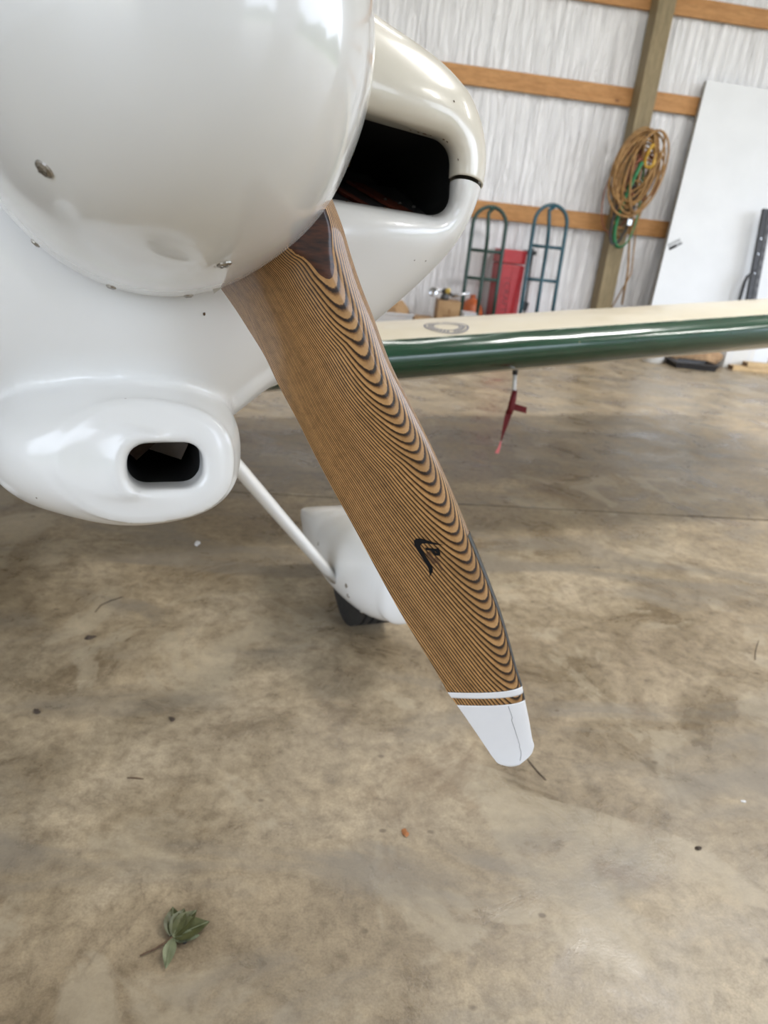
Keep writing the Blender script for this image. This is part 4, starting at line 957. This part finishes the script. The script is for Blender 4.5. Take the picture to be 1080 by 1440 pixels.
# orange ball-shaped container behind the green truck
ob = wthing('orange_float', -0.935, 0.165, 'round orange float behind the dark green hand truck', 'float')
mb = MB(); mb.lathe([(0.02, 0.0)]+[(0.110*math.cos(t), 0.175+0.175*math.sin(t)) for t in np.linspace(-1.4, 1.35, 22)]+[(0.025, 0.352), (0.025, 0.375), (0.0, 0.378)], 32); mb.build('ball', 'orange', ob, True)
mb = MB(); mb.tube([(0.112*math.cos(t), 0.112*math.sin(t), 0.175) for t in np.linspace(0, 2*math.pi, 33)[:-1]], 0.006, 6, True); mb.build('seam_ring', 'orange', ob, True)
# small clear tub in front of it
ct = wthing('clear_tub', -1.06, 0.62, 'small clear plastic tub tipped beside the taller cardboard box', 'tub')
t_ = tub(0.10, 0.12, 0.27, 0.004).build('body', 'clear', ct)
mb = MB(); mb.box((0, 0, 0.274), (0.11, 0.13, 0.008), bev=0.002); mb.build('lid', 'clear', ct)

# under the wing
bk = wthing('plastic_bucket', 0.60, 0.56, 'white plastic bucket on the floor below the green wing edge', 'bucket')
mb = MB(); mb.lathe([(0, 0.0), (0.082, 0.0), (0.086, 0.006), (0.098, 0.19), (0.103, 0.192), (0.103, 0.204), (0.097, 0.204), (0.082, 0.012), (0, 0.01)], 36); o = mb.build('body', 'bucket', bk); autosmooth(o)
mb = MB(); mb.tube([(0.104*math.cos(t), 0.104*math.sin(t)*0.5-0.05*math.sin(t), 0.19-0.10*math.sin(t)) for t in np.linspace(0.0, math.pi, 15)], 0.002, 6); mb.build('bail', 'chrome', bk)
mb = MB(); mb.add([(0.0925*math.cos(t), 0.0925*math.sin(t), z) for z in (0.06, 0.13) for t in np.linspace(-2.0, -1.1, 8)], [(i, i+1, 9+i, 8+i) for i in range(7)]); mb.build('label', 'printgrey', bk)
tr = wthing('plastic_tray', 0.875, 0.70, 'shallow black plastic tray on the floor right of the white bucket', 'tray', rz=-0.12)
mb = tub(0.36, 0.24, 0.05, 0.006); mb.build('body', 'steelblack', tr)
mb = MB()
for c, s in (((0, -0.122, 0.048), (0.38, 0.02, 0.006)), ((0, 0.122, 0.048), (0.38, 0.02, 0.006)), ((-0.183, 0, 0.048), (0.02, 0.25, 0.006)), ((0.183, 0, 0.048), (0.02, 0.25, 0.006))): mb.box(c, s, bev=0.002)
mb.build('rim', 'steelblack', tr)
bg_ = wthing('burlap_sack', 0.965, 0.52, 'crumpled brown sack lying behind the black tray', 'sack')
bm = bmesh.new(); bmesh.ops.create_icosphere(bm, subdivisions=4, radius=1)
for v in bm.verts:
    c = v.co.copy(); k = 1+0.10*math.sin(c.x*9+c.y*3)*math.cos(c.z*5+c.x*4)+0.05*math.sin(c.x*23+c.z*17)
    v.co = Vector((math.copysign(abs(c.x)**0.7, c.x)*0.27*k, c.y*0.07*k, max(0, 0.07+c.z*0.075*k)))
me = bpy.data.meshes.new('sack'); bm.to_mesh(me); bm.free(); o = link('bag', me, 'bark', bg_, True)
mb = MB(); mb.tube([(0.20, 0.0, 0.075), (0.235, -0.01, 0.08), (0.26, 0.0, 0.07)], [0.03, 0.014, 0.03], 10); mb.build('tied_neck', 'bark', bg_, True)
for (e, off, z, ln, rz, lab) in ((1.86, 0.64, 0.0, 1.15, -0.05, 'long pale timber plank lying on the floor in front of the white sheet'), (1.90, 0.64, 0.038, 1.0, -0.03, 'shorter pale timber plank lying on top of the long one')):
    t_ = wthing('timber_plank', e, off, lab, 'plank', z=z, rz=rz)
    mb = MB(); mb.box((0, 0, 0.019), (ln, 0.09, 0.038), bev=0.003); mb.build('board', 'lumber', t_)
    mb = MB(); mb.box((-ln/2-0.0005, 0, 0.019), (0.001, 0.08, 0.030)); mb.build('end_grain', 'twig', t_)
hs = wthing('dark_canister', 1.90, 0.485, 'small dark canister at the right behind the timber planks', 'canister')
mb = MB(); mb.lathe([(0, 0), (0.035, 0), (0.035, 0.09), (0.018, 0.105), (0.018, 0.125), (0, 0.125)], 20); mb.build('body', 'bluehose', hs, True)
mb = MB(); mb.lathe([(0.019, 0.115), (0.019, 0.135), (0, 0.136)], 20); mb.build('cap', 'steelblack', hs, True)

# ---- cords on the post
def smooth_noise(n, k):
    c = RNG.normal(0, 1, k+3); x = np.linspace(0, k, n); i = np.floor(x).astype(int); i = np.minimum(i, k-1); f = x-i; f = f*f*(3-2*f)
    return c[i]*(1-f)+c[i+1]*f
def coil(name, e, off, z, rx, rz_, turns, r, mat, label, jit=0.25, depth=0.05, tail=None, n_per=34, tilt=0.12):
    root = wthing(name, e, off, label, 'cord', z=z)
    n = int(turns*n_per); t = np.linspace(0, 2*math.pi*turns, n)
    k = max(4, int(turns*1.6))
    ax = rx*(1+jit*smooth_noise(n, k)*0.6); az = rz_*(1+jit*smooth_noise(n, k)*0.5)
    cx = rx*jit*0.8*smooth_noise(n, k); cz = rz_*jit*0.45*smooth_noise(n, k); dy = depth*smooth_noise(n, k*2)*0.5
    dy = np.clip(dy, -depth, depth*0.8)
    x = cx+ax*np.sin(t)+tilt*az*np.cos(t); zz = cz+az*np.cos(t)
    path = [Vector((x[i], dy[i], zz[i])) for i in range(n)]
    if tail: path += [Vector(p) for p in tail]
    mb = MB(); mb.tube(path, r, 6); mb.build('loops', mat, root, True); return root
c1 = coil('extension_cord', 0.24, 0.285, 1.44, 0.155, 0.265, 15, 0.0085, 'cord', 'tan extension cord coiled in a big bundle on the timber post', jit=0.36, depth=0.055, tail=[(0.03, 0.0, -0.3), (0.05, 0.0, -0.5), (0.10, 0.01, -0.75), (0.11, 0.01, -1.02)])
mb = MB(); mb.tube([(0.06+0.035*math.cos(t), -0.045+0.02*math.sin(2*t), 0.12+0.08*math.sin(t)) for t in np.linspace(0, 2*math.pi, 20)[:-1]], 0.014, 8, True); mb.build('yellow_plug', simple('yellow plug', (0.42, 0.24, 0.02), (0.5, 0.3, 0.04), 30, 0.5), c1, True)
coil('extension_cord', 0.28, 0.27, 1.42, 0.10, 0.17, 6, 0.008, 'cordred', 'red-brown cord coiled inside the tan cord bundle', jit=0.3, depth=0.05)
coil('rope', 0.16, 0.235, 1.30, 0.16, 0.30, 1.5, 0.006, 'cordred', 'thin red-brown rope looped at the left of the cord bundle', jit=0.12, depth=0.02)
coil('rope', 0.25, 0.265, 1.18, 0.11, 0.20, 4, 0.006, 'cord', 'thin tan rope loops hanging below the cord bundle', jit=0.3, depth=0.04, tail=[(0.10, 0, -0.26), (0.13, 0, -0.5), (0.02, 0, -0.80)])
def strap_loop(e, off, z, rx, rz_, w, label, tilt):
    root = wthing('webbing_strap', e, off, label, 'strap', z=z); n = 48; vs = []; fs = []
    for i in range(n):
        t = 2*math.pi*i/n; x = rx*math.sin(t)*(0.75+0.25*math.cos(t+math.pi))+tilt*rz_*math.cos(t); zz = rz_*math.cos(t); y = 0.02*math.sin(t*2)
        nx_, nz_ = math.sin(t), math.cos(t)*rx/rz_; L = math.hypot(nx_, nz_)
        vs += [(x-nx_/L*w*0.3, y-w*0.4, zz-nz_/L*w*0.3), (x+nx_/L*w*0.3, y+w*0.4, zz+nz_/L*w*0.3)]
    for i in range(n): j = (i+1) % n; fs.append((2*i, 2*i+1, 2*j+1, 2*j))
    mb = MB(); mb.add(vs, fs); o = mb.build('webbing', 'strap', root, True); s = o.modifiers.new('t', 'SOLIDIFY'); s.thickness = 0.003
    mb = MB(); mb.box((tilt*rz_*0.2, -0.02, -rz_*0.4), (0.04, 0.025, 0.05), bev=0.005); mb.build('buckle', 'chrome', root); return root
strap_loop(0.235, 0.30, 1.20, 0.10, 0.33, 0.036, 'green webbing strap looped through the cord bundle', 0.08)
coil('black_cable', 0.19, 0.29, 1.11, 0.075, 0.22, 2, 0.007, 'steelblack', 'black cable looped behind the green webbing strap', jit=0.1, depth=0.02)
hk = wthing('post_hook', 0.235, 0.195, 'steel hook on the timber post carrying the cords', 'hook', z=1.66)
mb = MB(); mb.tube([(0, 0.0, 0.0), (0, -0.10, 0.0), (0, -0.13, 0.02), (0, -0.135, 0.05)], 0.008, 8); mb.build('rod', 'steelblack', hk, True)
mb = MB(); mb.box((0, -0.002, 0), (0.04, 0.004, 0.07), bev=0.001); mb.build('plate', 'steelblack', hk)

# ================================================================== bits on the floor
def leaf_mesh(L, W, fold, curl):
    mb = MB(); n = 9; vs = []; fs = []
    for i in range(n):
        t = i/(n-1); w = W*math.sin(math.pi*min(1, t**0.8*0.985+0.008))*0.5; z = 0.0035+curl*L*t*t*(1.4-t)
        for s in (-1, -0.5, 0, 0.5, 1): vs.append((s*w, t*L, z+abs(s)*fold*w+0.0008*math.sin(9*t+s*3)))
    for i in range(n-1):
        for k in range(4): a = i*5+k; fs.append((a, a+1, a+6, a+5))
    b = len(vs); vs2 = [(x, y, z-0.0004) for x, y, z in vs]; mb.add(vs+vs2, fs+[tuple(q+b for q in f[::-1]) for f in fs]); return mb
sp_ = empty('leaf_sprig', (-0.208, 0.619, 0.0)); tag(sp_, 'wilted green sprig with a fan of leaves lying on the concrete floor', 'sprig')
for ang_, L, W, fo, cu, mt_ in ((17, 0.042, 0.022, 0.45, 0.20, 'leaf'), (-5, 0.039, 0.020, 0.7, 0.28, 'leaf'), (-27, 0.043, 0.023, 0.6, 0.24, 'leaf'), (-58, 0.047, 0.030, 0.4, 0.16, 'leaf'), (-78, 0.033, 0.018, 0.2, 0.05, 'leafpale'), (186, 0.040, 0.016, 0.3, 0.03, 'leafpale')):
    o = leaf_mesh(L, W, fo, cu).build('leaf', mt_, sp_, True); o.rotation_euler = (0, 0, math.radians(ang_))
    mb = MB(); mb.tube([(0, 0.001, 0.0045), (0, L*0.5, 0.0050+cu*L*0.22), (0, L*0.97, 0.0045+cu*L*0.38)], 0.0006, 5); mb.build('midrib', 'leafpale', o)
mb = MB(); mb.tube([(0.002, 0.004, 0.004), (-0.006, -0.006, 0.003), (-0.017, -0.016, 0.0025), (-0.032, -0.026, 0.002)], [0.0013, 0.0013, 0.0011, 0.0009], 6); mb.build('stem', 'twig', sp_, True)
mb = MB(); mb.lathe([(0, 0.0), (0.003, 0.001), (0.003, 0.004), (0, 0.006)], 8, Matrix.Translation((0.016, -0.002, 0))); mb.build('berry', 'edge', sp_, True)
def stick(name, x, y, L, ang_, r, mat, label, bend=0.1):
    root = empty(name, (x, y, 0), math.radians(ang_)); tag(root, label, 'debris')
    mb = MB(); mb.tube([(-L/2, 0, r), (-L/6, bend*L, r*1.2), (L/6, bend*L*0.6, r), (L/2, -bend*L*0.5, r)], [r*0.7, r, r, r*0.5], 6); mb.build('twig', mat, root, True)
stick('dry_twig', -0.351, 0.880, 0.026, 4, 0.0010, 'twig', 'short dry twig on the floor up and left of the leaf sprig', 0.02)
stick('dry_stalk', -0.600, 1.394, 0.085, 70, 0.0011, 'dirtbit', 'thin bent brown stalk on the floor below the left end of the cowling', 0.12)
stick('dry_stalk', 0.93, 1.50, 0.11, 62, 0.0010, 'dirtbit', 'thin dark stalk on the floor right of the propeller blade', 0.02)
stick('dry_stalk', 0.315, 1.00, 0.055, 118, 0.0010, 'dirtbit', 'thin stalk on the floor just right of the propeller tip', 0.03)
def crumb(name, x, y, s, mat, label):
    bm = bmesh.new(); bmesh.ops.create_icosphere(bm, subdivisions=2, radius=1)
    for v in bm.verts: k = 1+random.uniform(-.3, .3); v.co = Vector((v.co.x*s*k, v.co.y*s*0.6*k, max(0, v.co.z*s*0.3*k+s*0.15)))
    me = bpy.data.meshes.new('crumb'); bm.to_mesh(me); bm.free(); o = link(name, me, mat); o.location = (x, y, 0); o.rotation_euler = (0, 0, random.uniform(0, 3)); tag(o, label, 'debris')
crumb('leaf_flake', 0.085, 0.828, 0.0075, 'flake', 'small orange leaf flake on the floor below the propeller blade')
crumb('white_chip', 0.671, 0.976, 0.0045, 'tip', 'tiny white chip on the floor near the right edge')
crumb('dirt_clod', -0.583, 1.255, 0.011, 'dirtbit', 'dark clod of dirt on the floor nearest below the chin scoop')
crumb('dirt_clod', -0.575, 1.012, 0.008, 'dirtbit', 'small dark clod of dirt at the left edge of the floor')
crumb('dirt_clod', -0.34, 1.03, 0.007, 'dirtbit', 'small dark clod of dirt above the dry twig')
crumb('dirt_clod', 0.55, 0.86, 0.006, 'dirtbit', 'small brown clod of dirt at the right below the white chip')
crumb('paper_scrap', -0.50, 1.75, 0.012, 'tip', 'tiny white scrap on the floor left of the wheel fairing')

# repeats of one kind share a group
GROUPS = {'wall_girt': 'pine rails on the film wall', 'hand_truck': 'hand trucks by the back wall', 'extension_cord': 'coiled cords on the post', 'rope': 'ropes on the post', 'cardboard_box': 'cardboard boxes by the back wall', 'timber_plank': 'timber planks on the floor', 'dry_stalk': 'dry stalks on the floor', 'dirt_clod': 'dirt clods on the floor'}
for o in bpy.data.objects:
    k = o.name.split('.')[0]
    if o.parent is None and k in GROUPS: o['group'] = GROUPS[k]
